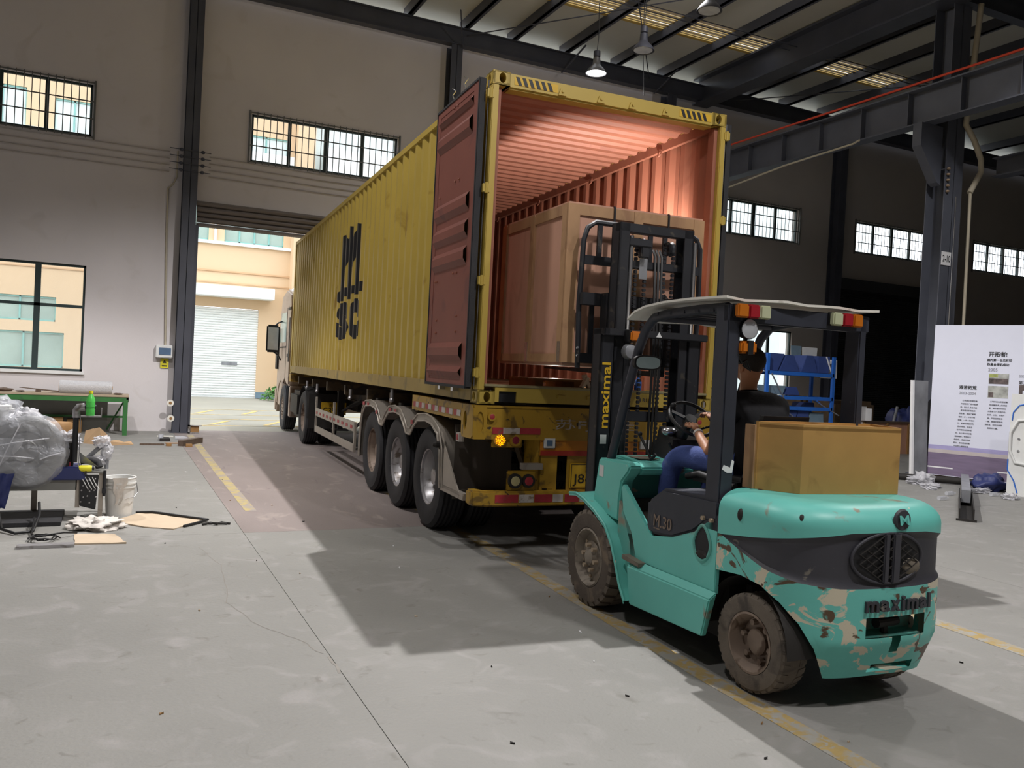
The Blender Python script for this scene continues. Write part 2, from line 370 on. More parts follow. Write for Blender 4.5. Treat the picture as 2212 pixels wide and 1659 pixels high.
strip('painted_line', [(.40,4),(.36,.42),(.26,-1.57),(.19,-2.95),(.17,-4.1),(.12,-7)], .13, 'line_paint')
strip('painted_line', [(-1.41,11.6),(-1.41,10.5),(-1.46,5.8),(-1.47,2.6)], .12, 'line_paint_pale')
strip('painted_line', [(2.62,1.0),(2.55,-2.7),(2.48,-3.9),(2.42,-7)], .15, 'line_paint')
def crack(pts, w):
    q = []
    for i in range(len(pts)-1):
        a, c = X(pts[i]), X(pts[i+1])
        for k in range(6):
            p = a.lerp(c, k/6); q.append((p.x+random.uniform(-.012,.012), p.y+random.uniform(-.012,.012)))
    strip('floor_crack', q, w, 'joint', .001)
crack([(-2.14,.9),(-2.03,.22),(-2.11,-.84),(-1.99,-1.4),(-1.8,-1.77),(-1.72,-2.07)], .006)
crack([(-1.72,-2.07),(-1.70,-2.4)], .016)

# back wall with openings
def wall_with_holes(b, x0, x1, z0, z1, holes, y0, y1):
    xs = sorted({x0,x1,*[h[0] for h in holes],*[h[1] for h in holes]}); xs = [x for x in xs if x0<=x<=x1]
    for i in range(len(xs)-1):
        a, c = xs[i], xs[i+1]; mid = (a+c)/2; hs = sorted([(h[2],h[3]) for h in holes if h[0]<=mid<=h[1]]); z = z0
        for (ha,hb) in hs:
            if ha>z and z<z1: b.box(a,c,y0,y1,z,min(ha,z1))
            z = max(z,hb)
        if z<z1: b.box(a,c,y0,y1,z,z1)
WIN = [(-6.7,-3.46,5.95,7.0),(-.36,2.94,5.93,6.96),(12.1,15.42,5.90,6.88),(17.8,21.1,5.88,6.84),(23.3,26.6,5.86,6.82)]
BIG = (-6.0,-3.45,1.19,3.34); SM = (12.0,15.43,1.25,3.24)
DOOR = (-1.44, 3.9, 0, 4.93); SHUT = (17.1, 21.5, 0, 4.78)
holes = WIN+[BIG,SM,DOOR,SHUT]
b = B(); wall_with_holes(b, -14, 10.0, 0, 9.43, holes, WY, WY+.24); wall_back = struct('wall_back', b, 'plaster_wall')
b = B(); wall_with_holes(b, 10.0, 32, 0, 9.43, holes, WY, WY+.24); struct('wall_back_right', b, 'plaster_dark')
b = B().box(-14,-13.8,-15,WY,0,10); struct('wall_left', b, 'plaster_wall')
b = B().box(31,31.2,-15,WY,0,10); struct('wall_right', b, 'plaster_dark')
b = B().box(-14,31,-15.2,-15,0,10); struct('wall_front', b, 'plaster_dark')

# ceiling: roof sheets, skylight strip, rafters, purlins
ceil = struct('ceiling', B().box(-14, 31, -15, 9.15, 9.96, 10.02).box(-14,5.0,9.15,10.1,9.96,10.02).box(16.4,31,9.15,10.1,9.96,10.02).box(-14,31,10.1,WY+.2,9.96,10.02), 'roof_sheet')
b = B()   # corrugated translucent sheet
n_ = 48; ys = [9.15+.95*i/n_ for i in range(n_+1)]
rows = [[(x, y, 9.975+.022*math.sin(2*PI*(y-9.15)/.16)) for y in ys] for x in (5.0,16.4)]
b.grid(rows); obj('skylight_sheet', b, 'skylight_film', ceil)
# solid ribs between the clear bands of the skylight
for k,(ya,yb) in enumerate([(9.15,9.25),(9.29,9.38),(9.43,9.49),(9.53,9.63),(9.67,9.72),(9.77,9.86),(9.90,9.95),(9.99,10.10)]):
    obj('skylight_rib', B().box(5.0,16.4,ya,yb,9.93,9.95), 'skylight_rib', ceil)
for x in (-12,-9.4,-6.2,-4.6,-3.1,-1.6,-.1,1.4,2.95,4.36,5.62,7.09,8.62,10.1,12.95,14.4,15.9,17.4,18.9,20.4,23,25):
    b = B().box(x-.035,x+.035,-14.9,WY-.05,9.72,9.96).box(x-.035,x+.10,-14.9,WY-.05,9.72,9.735); obj('purlin', b, 'steel_navy', ceil)
for y in (12.12, 4.6, -3.2, -11):
    b = B().box(-13.9,30.9,y-.11,y+.11,9.30,9.32).box(-13.9,30.9,y-.012,y+.012,9.32,9.70).box(-13.9,30.9,y-.11,y+.11,9.70,9.72); obj('rafter', b, 'steel_navy', ceil)
b = B().box(11.25,11.75,-14.9,WY-.1,9.22,9.26).box(11.45,11.52,-14.9,WY-.1,9.26,9.90).box(11.25,11.75,-14.9,WY-.1,9.88,9.93); obj('valley_beam', b, 'steel_navy', ceil)
for (p,q,r) in [((4.4,12.0,9.55),(9.8,5.0,9.62),.014),((9.6,12.0,9.55),(4.2,5.0,9.62),.014),((-1,12,9.55),(4,5,9.62),.014),((12.5,12,9.5),(19,5,9.6),.014),((5.0,8.6,9.66),(16,8.6,9.66),.012),((5.0,8.85,9.66),(16,8.85,9.66),.012),((4.3,12.0,9.25),(3.9,11.2,9.75),.016),((7.0,12.05,9.2),(7.3,11.4,9.74),.025),((9.8,12.05,9.2),(10.1,11.4,9.74),.02)]:
    obj('brace_rod', B().cyl(p,q,r,6), 'steel_navy', ceil)
b = B().box(-14,-1.74,WY-.03,WY,9.40,9.46).box(-1.4,4.0,WY-.03,WY,9.40,9.46).box(4.4,10.2,WY-.05,WY,9.36,9.44); struct('trim_1', b, 'white_plain')

# windows
def window(n, r, cols, grille=True, mid=None):
    x0,x1,z0,z1 = r; t = .045; yo = WY+.05
    b = B().box(x0,x1,yo,yo+.06,z0,z0+t).box(x0,x1,yo,yo+.06,z1-t,z1).box(x0,x0+t,yo,yo+.06,z0,z1).box(x1-t,x1,yo,yo+.06,z0,z1)
    for i in range(1,cols):
        xx = x0+(x1-x0)*i/cols; w = t*.8 if i%2 else t*1.2
        b.box(xx-w,xx+w,yo-.005,yo+.055,z0,z1)
    if mid: b.box(x0,x1,yo-.005,yo+.055,mid-.03,mid+.03)
    f = struct('window_%d'%n, b, 'frame_green')
    for i in range(cols):
        a = x0+(x1-x0)*i/cols; c = x0+(x1-x0)*(i+1)/cols
        for (za,zb) in ([(z0,mid),(mid,z1)] if mid else [(z0,z1)]):
            obj('pane', B().box(a+.02,c-.02,yo+.02,yo+.026,za+.02,zb-.02), 'window_glass', f)
    if grille:
        g = B(); k = int((x1-x0)/.135)
        for i in range(k+1):
            xx = x0-.03+(x1-x0+.06)*i/k; g.cyl((xx,WY-.04,z0-.05),(xx,WY-.04,z1+.05),.009,6)
        for zz in (z0-.02, z0+.33*(z1-z0), z0+.66*(z1-z0), z1+.02): g.box(x0-.05,x1+.05,WY-.035,WY-.025,zz-.012,zz+.012)
        for xx in (x0-.045,x1+.045): g.box(xx-.014,xx+.014,WY-.06,WY-.01,z0-.06,z1+.06)
        obj('bar_grille', g, 'bar_steel', f)
    else:
        obj('sill', B().box(x0-.04,x1+.04,WY-.05,WY+.04,z0-.06,z0), 'panel_white', f)
    return f
for i,r in enumerate(WIN): window(i+1, r, 4)
window(6, BIG, 3, False, 2.5); window(7, SM, 4, False, 2.25)

# raised roller shutter over the truck doorway, lowered dark one on the right
b = B(); z = 4.93
d1 = struct('door_1', B().box(DOOR[0],DOOR[1],WY+.02,WY+.22,4.86,4.93), 'shutter_brown')
for k,(za,zb,yo) in enumerate([(4.80,4.92,-.10),(4.68,4.80,-.11),(4.58,4.68,-.10),(4.47,4.58,-.09),(4.38,4.47,-.06)]):
    rows = []
    pts = [(WY+yo+.05,za),(WY+yo,za+.02),(WY+yo-.03,(za+zb)/2),(WY+yo,zb-.02),(WY+yo+.05,zb)]
    bb = B().grid([[(DOOR[0]+.03,y,zz) for y,zz in pts],[(DOOR[1]-.03,y,zz) for y,zz in pts]]); bb.box(DOOR[0]+.03,DOOR[1]-.03,WY+yo+.05,WY+yo+.06,za,zb)
    obj('shutter_slat', bb, 'shutter_brown', d1)
obj('guide_rail', B().box(-1.44,-1.36,WY-.10,WY+.2,0,4.4).box(-1.45,-1.44,WY-.15,WY+.2,0,4.5), 'steel_navy', d1)
d2 = struct('door_2', B().box(SHUT[0],SHUT[1],WY+.10,WY+.14,0,SHUT[3]), 'shutter_dark')
b = B(); rows = []
for i in range(int(4.6/.06)):
    z0 = .05+i*.06; b.prism([(WY+.10,z0),(WY+.075,z0+.015),(WY+.07,z0+.03),(WY+.075,z0+.045),(WY+.10,z0+.055)],'x',SHUT[0]+.02,SHUT[1]-.02)
obj('slat', b, 'shutter_dark', d2)['kind'] = 'stuff'
obj('shutter_box', B().box(SHUT[0]-.1,SHUT[1]+.1,WY-.25,WY+.0,4.66,5.0), 'shutter_dark', d2)

# steel columns on the back wall
def hcol(name, x, y, z1, label, w=.28, d=.34, m='steel_navy'):
    t = thing(name, label, 'column', (x,y,0))
    obj('flange', B().box(x-w/2,x+w/2,y-d/2,y-d/2+.015,0,z1), m, t); obj('flange', B().box(x-w/2,x+w/2,y+d/2-.015,y+d/2,0,z1), m, t)
    obj('web', B().box(x-.006,x+.006,y-d/2,y+d/2,0,z1), m, t)
    obj('base_plate', B().box(x-w/2-.05,x+w/2+.05,y-d/2-.05,y+d/2+.05 if y<11 else y+d/2,0,.02), m, t)
    return t
hcol('steel_column', -1.58, 12.21, 9.3, 'tall dark steel column between the left wall and the truck doorway')
hcol('steel_column', 4.18, 12.21, 9.3, 'dark steel column rising above the roof of the yellow container')
hcol('steel_column', 10.4, 12.21, 9.3, 'dark steel column on the back wall hidden behind the container')
hcol('steel_column', 16.8, 12.21, 9.3, 'dark steel column left of the closed black roller shutter')
# 2-10 column with crane girder
CX, CY = 11.84, 4.75
c210 = hcol('steel_column', CX, CY, 9.25, 'freestanding grey steel column carrying the sign 2-10', .50, .42, 'girder_grey')
obj('stiffener', B().box(CX-.24,CX+.24,CY-.2,CY+.2,6.0,6.02), 'girder_grey', c210)
sg = obj('sign_plate', B().box(CX-.23,CX+.03,CY-.225,CY-.212,4.14,4.40), 'white_plain', c210, bevel=0)
text('lettering', '2-10', 'ink', sg, (CX-.10,CY-.226,4.27), (1,0,0), (0,0,1), w=.22, h=.13, bold=.002)
sg = obj('sign_plate', B().box(CX+.07,CX+.2,CY-.195,CY-.185,4.10,4.34), 'white_plain', c210)
text('lettering', '-10', 'ink', sg, (CX+.135,CY-.197,4.22), (1,0,0), (0,0,1), w=.10, h=.13)
obj('bracket', B().prism([(11.0,6.84),(11.6,6.84),(11.6,5.7),(11.5,5.75),(11.0,6.4)],'y',CY-.10,CY+.10), 'girder_grey', c210)
for k in range(5):
    obj('insulator', B().lathe([(.02,0),(.035,.01),(.035,.03),(.02,.04)], (CX-.2+.0,CY-.24,5.55+.11*k), 'z', 10), 'insulator', c210, smooth=40)
obj('edge_strip', B().cyl((CX-.26+.33,CY-.23,2.9),(CX-.26+.33,CY-.23,5.5),.012,8), 'chrome', c210)
g = thing('crane_runway_girder', 'long dark steel crane runway girder crossing from column 2-10 to the back wall', 'girder', (11.2,4,6.84))
obj('web', B().box(11.19,11.21,-14.5,12.0,6.86,7.50), 'girder_grey', g)
obj('top_flange', B().box(11.0,11.4,-14.5,12.0,7.50,7.53), 'girder_grey', g); obj('bottom_flange', B().box(11.05,11.35,-14.5,12.0,6.84,6.865), 'girder_grey', g)
for y in [ -3+1.15*k for k in range(13)]: obj('stiffener', B().box(11.06,11.34,y-.008,y+.008,6.865,7.50), 'girder_grey', g)
obj('crane_rail', B().box(11.16,11.24,-14.5,12.0,7.53,7.60), 'girder_grey', g)
tag(obj('conductor_rail', B().tube([(11.02,-14,7.64),(11.02,-3,7.62),(11.02,3,7.62),(11.02,6,7.63),(11.02,12,7.66)],.024,8), 'orange_rail'), 'thin orange conductor rail running along the top of the crane girder', 'rail')
tag(obj('conduit', B().tube([(10.98,12,6.42),(10.98,9.5,6.62),(10.98,8.3,6.72),(10.98,6.3,6.78),(11.06,6.2,6.85)],.022,8), 'cream_pipe'), 'pale cable conduit bowed under the crane girder', 'conduit')
b = B().box(12.6,12.9,-14.5,4.3,5.95,5.97).box(12.74,12.76,-14.5,4.3,5.97,6.3).box(12.6,12.9,-14.5,4.3,6.3,6.32)
tag(obj('crane_beam', b, 'girder_grey'), 'second darker crane beam behind column 2-10 at upper right', 'girder')
tag(obj('drain_pipe', B().tube([(12.22,4.45,9.3),(12.02,4.45,7.3),(11.98,4.45,6.9),(12.24,4.45,6.65),(12.48,4.45,6.3),(12.50,4.45,6.05),(12.28,4.45,5.72),(12.20,4.45,5.6)],.055,14), 'cream_pipe', smooth=60), 'cream plastic downpipe with bends beside column 2-10', 'pipe')
tag(obj('drain_pipe', B().tube([(12.22,4.45,5.6),(12.26,4.45,2.0),(12.26,4.45,0.02)],.03,10), 'cream_pipe', smooth=60), 'thin lower drain pipe running down behind the white poster wall', 'pipe')

# pendant lamps
def pendant(x, y, z, label, on):
    t = thing('pendant_lamp', label, 'lamp', (x,y,z), group=None)
    sh = obj('lamp_shade', B().lathe([(.05,.36),(.075,.34),(.085,.20),(.10,.17),(.17,.10),(.225,.02),(.23,0),(.222,0),(.165,.09),(.09,.16),(.05,.17)], (x,y,z), 'z', 28), 'lamp_shell' if on else 'steel_navy', t, smooth=40)
    obj('bulb', B().lathe([(.02,.12),(.12,.09),(.195,.02),(.19,.008),(.01,.004)], (x,y,z), 'z', 24), 'lamp_on' if on else 'lens_grey', t, smooth=60)
    obj('ballast_box', B().lathe([(.04,.50),(.075,.48),(.075,.37),(.04,.355)], (x,y,z), 'z', 16), 'steel_navy', t, smooth=40)
    obj('cable', B().tube([(x,y,z+.5),(x+.02,y,z+.8),(x-.01,y,9.72)],.008,6), 'black_paint', t)
    return t
pendant(6.35,9.2,8.2,'lit pendant lamp glowing white above the container roof',True)
pendant(6.55,7.7,8.25,'unlit pendant lamp right of the glowing one',False)
pendant(6.50,5.55,8.25,'unlit pendant lamp cut off at the top edge of the picture',False)
tag(obj('hanging_cable', B().tube([(6.9,8.3,9.7),(6.95,8.3,8.5),(7.02,8.3,7.6)],.008,6), 'black_paint'), 'thin black cable hanging from the roof right of the unlit lamp', 'cable')

# switch box, conduit, sign and insulators on the left wall
e = thing('switch_box', 'small grey wall switch box with a dark window left of the steel column', 'switch box', (-1.92,12.3,1.55))
obj('housing', B().box(-2.09,-1.76,12.24,12.40,1.55,1.82), 'panel_white', e, bevel=.015); obj('cover', B().box(-2.03,-1.80,12.225,12.245,1.62,1.76), 'box_blue_glass', e)
tag(obj('wall_conduit', B().tube([(-1.91,12.37,1.82),(-1.98,12.37,4.2),(-1.99,12.37,5.1)],.022,8).tube([(-1.99,12.37,5.1),(-1.9,12.37,5.2),(-1.83,12.35,5.35),(-1.83,12.32,5.9)],.016,8), 'cream_pipe', smooth=60), 'thin grey conduit running up the wall from the switch box', 'conduit')
ws = obj('warning_sign', B().box(-1.99,-1.83,12.37,12.395,1.34,1.54), 'sign_yellow'); tag(ws, 'small yellow warning sticker under the grey switch box', 'sign')
obj('symbol', B().prism([(-1.95,1.44),(-1.87,1.44),(-1.91,1.51)],'y',12.366,12.369), 'ink', ws); obj('text_line', B().box(-1.96,-1.86,12.366,12.369,1.37,1.395), 'ink', ws)
iw = thing('insulator_rack', 'stack of black insulators bolted beside the steel column', 'insulator', (-1.78,12.2,5.4))
for k in range(4):
    for (dx,) in ((0,),(.42,)): obj('insulator', B().lathe([(.02,0),(.04,.015),(.04,.05),(.02,.065)], (-1.78+dx,12.01,5.42+.14*k), 'z', 10), 'steel_navy', iw, smooth=40)
for k in range(4): obj('arm', B().cyl((-2.0,12.01,5.46+.14*k),(-1.2,12.01,5.45+.14*k),.008,6), 'steel_navy', iw)
for k in range(4):
    for (xa,xb,sd) in ((-7.2,-1.98,'left'),(-1.2,3.4,'right')):
        tag(obj('wall_wire', B().tube([(xa,12.375,5.46+.14*k),((xa+xb)/2,12.375,5.44+.14*k),(xb,12.375,5.455+.14*k)],.010,6), 'wire_grey'), '%s of four thin wall wires %s of the doorway column' % (('lowest','second lowest','second highest','highest')[k], sd), 'wire', 'wires along the wall')
for (x,z) in ((-1.78,.62),(-1.76,.30)):
    tg = obj('paper_tag', B().lathe([(.01,0),(.07,.0),(.07,.004),(.01,.006)], (x,12.02,z), 'y', 14), 'white_sheet'); tag(tg, 'round pale washer tag hanging on the column foot, '+('upper' if z>.5 else 'lower')+' one', 'tag')
    obj('centre', B().lathe([(.01,0),(.03,.0),(.03,.004)], (x,12.015,z), 'y', 12), 'wood_brown', tg)

# outside yard and building seen through the openings
struct('ground_outside', B().box(-30,40,WY+.3,60,-.3,-.02), 'ext_ground')
yd = tag(obj('hatch_marking', B().box(0,.01,12.8,12.81,-.02,-.0199), 'hatch_yellow'), kind='structure')
for row,(y0,y1) in enumerate(((14.6,16.0),(18.6,20.2))):
    for k in range(12):
        x = -6+k*1.3
        b = B().add([(x,y0,-.015),(x+.14,y0,-.015),(x+.75,y1,-.015),(x+.61,y1,-.015)],[(0,1,2,3)]); obj('hatch_stripe', b, 'hatch_yellow', yd)
for y in (14.3,16.4,18.2,20.6): obj('hatch_border', B().box(-8,9,y,y+.1,-.016,-.015), 'hatch_yellow', yd)
bd = thing('factory_building', 'peach factory building with a white roller door across the yard', 'building', (0,28.5,0))
BH = [(-.8,2.35,0,3.6)]
b = B(); wall_with_holes(b, -26, 3.5, 0, 13, BH+[(.9,3.2,6.2,8.0),(-2.6,.3,6.2,8.0),(-8,-5.4,6.2,8),(-7.2,-4.9,2.6,3.5),(-7.2,-4.6,.9,2.2),(-12,-9.5,1,3.5),(-7.6,-6.1,8.9,11.0),(-5.2,-3.9,8.9,10.8),(1.5,3.2,8.9,10.6)], 28.5, 28.8); b.box(3.5,4.2,27.9,28.8,0,13)
obj('annex_wall', B().box(4.2,30,28.5,28.8,0,13), 'ext_pale', bd)
obj('wall', b, 'peach_wall', bd)
obj('roof', B().box(-26,30,28,34,13,13.4), 'ext_white', bd)
obj('ledge', B().box(-26,3.5,28.38,28.5,6.08,6.2), 'ext_white', bd); obj('band', B().box(-26,3.5,28.44,28.5,5.0,5.06).box(-26,3.5,28.46,28.5,4.55,4.6), 'peach_band', bd)
obj('canopy', B().box(-1.2,2.82,27.7,28.5,3.98,4.42), 'ext_white', bd, bevel=.02)
b = B()
for i in range(36): z0 = .05+i*.098; b.prism([(28.62,z0),(28.58,z0+.02),(28.57,z0+.05),(28.58,z0+.08),(28.62,z0+.098)],'x',-.8,2.35)
rd = obj('roller_door', b, 'ext_white', bd); obj('bottom_rail', B().box(-.8,2.35,28.55,28.6,0,.05), 'panel_white', rd); obj('lock_plate', B().box(1.0,1.6,28.555,28.565,1.30,1.42), 'panel_grey', rd)
obj('plinth', B().box(2.35,3.5,28.45,28.5,0,.25).box(-26,-.8,28.45,28.5,0,.25), 'grey_blue', bd)
def extwin(x0,x1,z0,z1,c,m='ext_glass'):
    f = B().box(x0,x1,28.55,28.62,z0,z0+.06).box(x0,x1,28.55,28.62,z1-.06,z1)
    for i in range(c+1): xx = x0+(x1-x0)*i/c; f.box(xx-.03,xx+.03,28.55,28.62,z0,z1)
    w = obj('window', f, 'teal_frame', bd)
    for i in range(c): obj('pane', B().box(x0+(x1-x0)*i/c+.03,x0+(x1-x0)*(i+1)/c-.03,28.6,28.61,z0+.06,z1-.06), m, w)
extwin(.9,3.2,6.2,8.0,4); extwin(-2.6,.3,6.2,8,4); extwin(-8,-5.4,6.2,8,3); extwin(-7.2,-4.9,2.6,3.5,2); extwin(-7.2,-4.6,.9,2.2,2); extwin(-12,-9.5,1,3.5,3); extwin(-7.6,-6.1,8.9,11.0,2,'ext_pale'); extwin(-5.2,-3.9,8.9,10.8,2,'ext_pale'); extwin(1.5,3.2,8.9,10.6,2,'ext_pale'); obj('balcony_panel', B().box(4.6,7.4,27.8,28.0,8.8,10.4).box(1.2,3.45,28.3,28.42,8.6,9.9).box(-7.8,-3.8,28.3,28.42,8.5,9.6), 'ext_white', bd)
obj('downspout', B().cyl((.55,28.44,6.2),(.55,28.44,13),.05,8), 'ext_white', bd)
# shrub by the building corner
sh = thing('shrub', 'small green shrub at the foot of the peach building behind the truck cab', 'shrub', (2.95,27.0,0))
b = B()
for k in range(260):
    a = random.uniform(0,2*PI); ph = random.uniform(0,PI/2); r = .5*random.uniform(.5,1)
    c = Vector((2.95+r*1.3*math.cos(a)*math.cos(ph), 27.0+r*math.sin(a)*math.cos(ph), .05+r*math.sin(ph))); d = Vector((random.uniform(-1,1),random.uniform(-1,1),random.uniform(-.3,1))).normalized()*.10; e = d.orthogonal().normalized()*.04
    b.add([c-d,c+e,c+d,c-e],[(0,1,2,3)])
obj('leaves', b, 'plant_green', sh)['kind'] = 'stuff'; obj('stem', B().cyl((2.95,27,-.02),(2.95,27,.4),.02,6), 'wood_dark', sh)
# building outside the right windows
b2 = thing('neighbour_building', 'pale building with white bands glimpsed through the right windows', 'building', (22,30,0))
obj('wall', B().box(4.5,45,36,36.3,0,14), 'ext_white', b2)
for k in range(7): obj('window', B().box(6+k*4.5,8.8+k*4.5,35.9,36,3.2,5.2).box(6+k*4.5,8.8+k*4.5,35.9,36,7.2,9.4), 'ext_glass', b2)
obj('band', B().box(4.5,45,35.7,36,6.0,6.5), 'peach_band', b2)
# ================================================================== CONTAINER (truck frame: x across, y forward, z up)
CB, CTp, CW, CL = 1.35, 4.246, 2.438, 12.19
cn = thing('shipping_container', 'yellow forty foot shipping container with red interior and rear doors swung open', 'container', (1.2,0,CB), 'T')
PITCH_, = (.2785,)
def prof(y, out=0.0, dep=.036):
    """outer side profile: x offset at y"""
    t = ((y-.20) % PITCH_)/PITCH_
    if t < .26: return out
    if t < .50: return out+dep*(t-.26)/.24
    if t < .76: return out+dep
    return out+dep*(1-(t-.76)/.24)
brk = []
y = .20
while y < CL-.12:
    for t in (0,.26,.50,.76):
        yy = y+t*PITCH_
        if .12 < yy < CL-.12: brk.append(yy)
    y += PITCH_
brk = [.12]+brk+[CL-.12]
def corr(x0, sign, dx):
    return B().grid([[(x0+sign*(prof(y_)+dx), y_, z_) for y_ in brk] for z_ in (CB+.15, CTp-.07)])
obj('side_panel', corr(.012, 1, 0), 'container_yellow', cn); obj('side_panel', corr(CW-.012, -1, 0), 'container_yellow', cn)
obj('inner_side_panel', corr(.012, 1, .006), 'container_red', cn); obj('inner_side_panel', corr(CW-.012, -1, .006), 'container_red', cn)
# roof with cross corrugation
def roofp(z, dz):
    rows = [[], []]; y = .14; k = 0
    while y < CL-.14:
        for (f,h) in ((0,0),(.50,0),(.62,-.028),(.84,-.028),(.96,0)):
            yy = y+f*.209
            if yy < CL-.14: rows[0].append((.09,yy,z+h)); rows[1].append((CW-.09,yy,z+h))
        y += .209
    return B().grid(rows)
obj('roof_panel', roofp(CTp-.03,0), 'container_yellow', cn); obj('inner_roof_panel', roofp(CTp-.045,0), 'container_red', cn)
obj('front_wall', B().box(.05,CW-.05,CL-.06,CL-.03,CB+.1,CTp-.1), 'container_yellow', cn); obj('inner_front_wall', B().box(.05,CW-.05,CL-.10,CL-.062,CB+.1,CTp-.1), 'container_red', cn)
obj('floor', B().box(.05,CW-.05,.06,CL-.1,CB+.12,CB+.155), 'container_floor', cn)
for s,x0 in ((1,0),(-1,CW)):
    obj('bottom_rail', B().box(x0+s*.0,x0+s*.05,.16,CL-.16,CB+.02,CB+.165), 'container_rail', cn)
    obj('top_rail', B().box(x0+s*.0,x0+s*.06,.16,CL-.16,CTp-.075,CTp-.012), 'container_yellow', cn)
    obj('inner_top_rail', B().box(x0+s*.062,x0+s*.105,.10,CL-.16,CTp-.15,CTp-.055), 'container_red', cn)
    obj('corner_post', B().box(x0,x0+s*.06,.0,.12,CB+.118,CTp-.118), 'container_yellow', cn, bevel=.006)
    obj('corner_post', B().box(x0,x0+s*.14,CL-.16,CL,CB+.118,CTp-.118), 'container_yellow', cn, bevel=.006)
    obj('inner_post', B().box(x0+s*.062,x0+s*.10,.05,.14,CB+.16,CTp-.13), 'container_red', cn)
    # lashing rings
    for k in range(7):
        y_ = 1.0+1.6*k; xx = x0+s*.115
        obj('lashing_ring', B().tube([(xx,y_-.025,CTp-.14),(xx+s*.01,y_-.03,CTp-.19),(xx+s*.02,y_,CTp-.21),(xx+s*.01,y_+.03,CTp-.19),(xx,y_+.025,CTp-.14)],.007,6), 'container_red', cn)
    # corner castings with oval apertures
    for (zc,ye) in ((CB,0),(CTp-.118,0),(CB,CL-.178),(CTp-.118,CL-.178)):
        b = B(); xo = x0 if s==1 else x0-.162
        b.plate_hole((xo,ye if ye==0 else ye+.178,zc),(1,0,0),(0,0,1),.162,.118,.081+s*.008,.060,.032,.045,.02 if ye==0 else -.02)
        if ye == 0: b.box(xo,xo+.162,.15,.178,zc,zc+.118)
        else: b.box(xo,xo+.162,ye,ye+.03,zc,zc+.118)
        b.plate_hole((xo if s==1 else xo+.162,ye,zc),(0,1,0),(0,0,1),.178,.118,.095,.060,.036,.042,-.02 if s==1 else .02)
        b.box(xo+.13 if s==1 else xo,xo+.162 if s==1 else xo+.032,ye,ye+.178,zc,zc+.118)
        b.box(xo,xo+.162,ye,ye+.178,zc,zc+.014).box(xo,xo+.162,ye,ye+.178,zc+.104,zc+.118)
        obj('corner_casting', b, 'container_yellow', cn)
hd = obj('door_header', B().box(.162,CW-.162,0,.06,CTp-.125,CTp-.01).box(.162,CW-.162,.02,.14,CTp-.14,CTp-.125).box(.162,CW-.162,.02,.10,CTp-.03,CTp-.012), 'container_yellow', cn)
for (xa,nst) in ((.20,7),(1.90,6)):
    w = .36/6
    obj('hazard_strip', B().box(xa,xa+w*nst,-.003,.0,CTp-.10,CTp-.03), 'plate_yellow', hd)
    for k in range(nst-1):
        x_ = xa+k*w+.01; obj('hazard_stripe', B().prism([(x_+.030,CTp-.10),(x_+.062,CTp-.10),(x_+.032,CTp-.03),(x_,CTp-.03)],'y',-.0055,-.003), 'ink', hd)
for x_ in (.66,1.05,1.38,1.74): obj('cam_keeper', B().prism([(x_-.04,CTp-.12),(x_+.04,CTp-.12),(x_+.02,CTp-.06),(x_-.02,CTp-.06)],'y',-.018,0).cyl((x_,-.03,CTp-.085),(x_,0,CTp-.085),.012,8), 'container_yellow', hd)
# sill with forklift pockets
sl = B(); zt = CB+.15
sl.box(.162,.20,0,.10,CB+.02,zt).box(.20,.37,0,.10,CB+.115,zt).box(.37,CW-.37,0,.10,CB+.02,zt).box(CW-.37,CW-.20,0,.10,CB+.115,zt).box(CW-.20,CW-.162,0,.10,CB+.02,zt)
sll = obj('door_sill', sl, 'container_yellow', cn); obj('threshold_bar', B().box(.06,CW-.06,-.01,.13,zt,zt+.025), 'sill_metal', sll, bevel=.006)
obj('pocket_lining', B().box(.20,.37,.02,.10,CB+.02,CB+.115), 'ink', sll)
text('lettering', '4 R1', 'ink_grey', sll, (1.66,-.001,CB+.085), (1,0,0), (0,0,1), h=.035)
for x_ in (.8,1.1,1.75): obj('cam_keeper', B().box(x_-.03,x_+.03,-.015,0,CB+.07,CB+.10), 'container_yellow', sll)
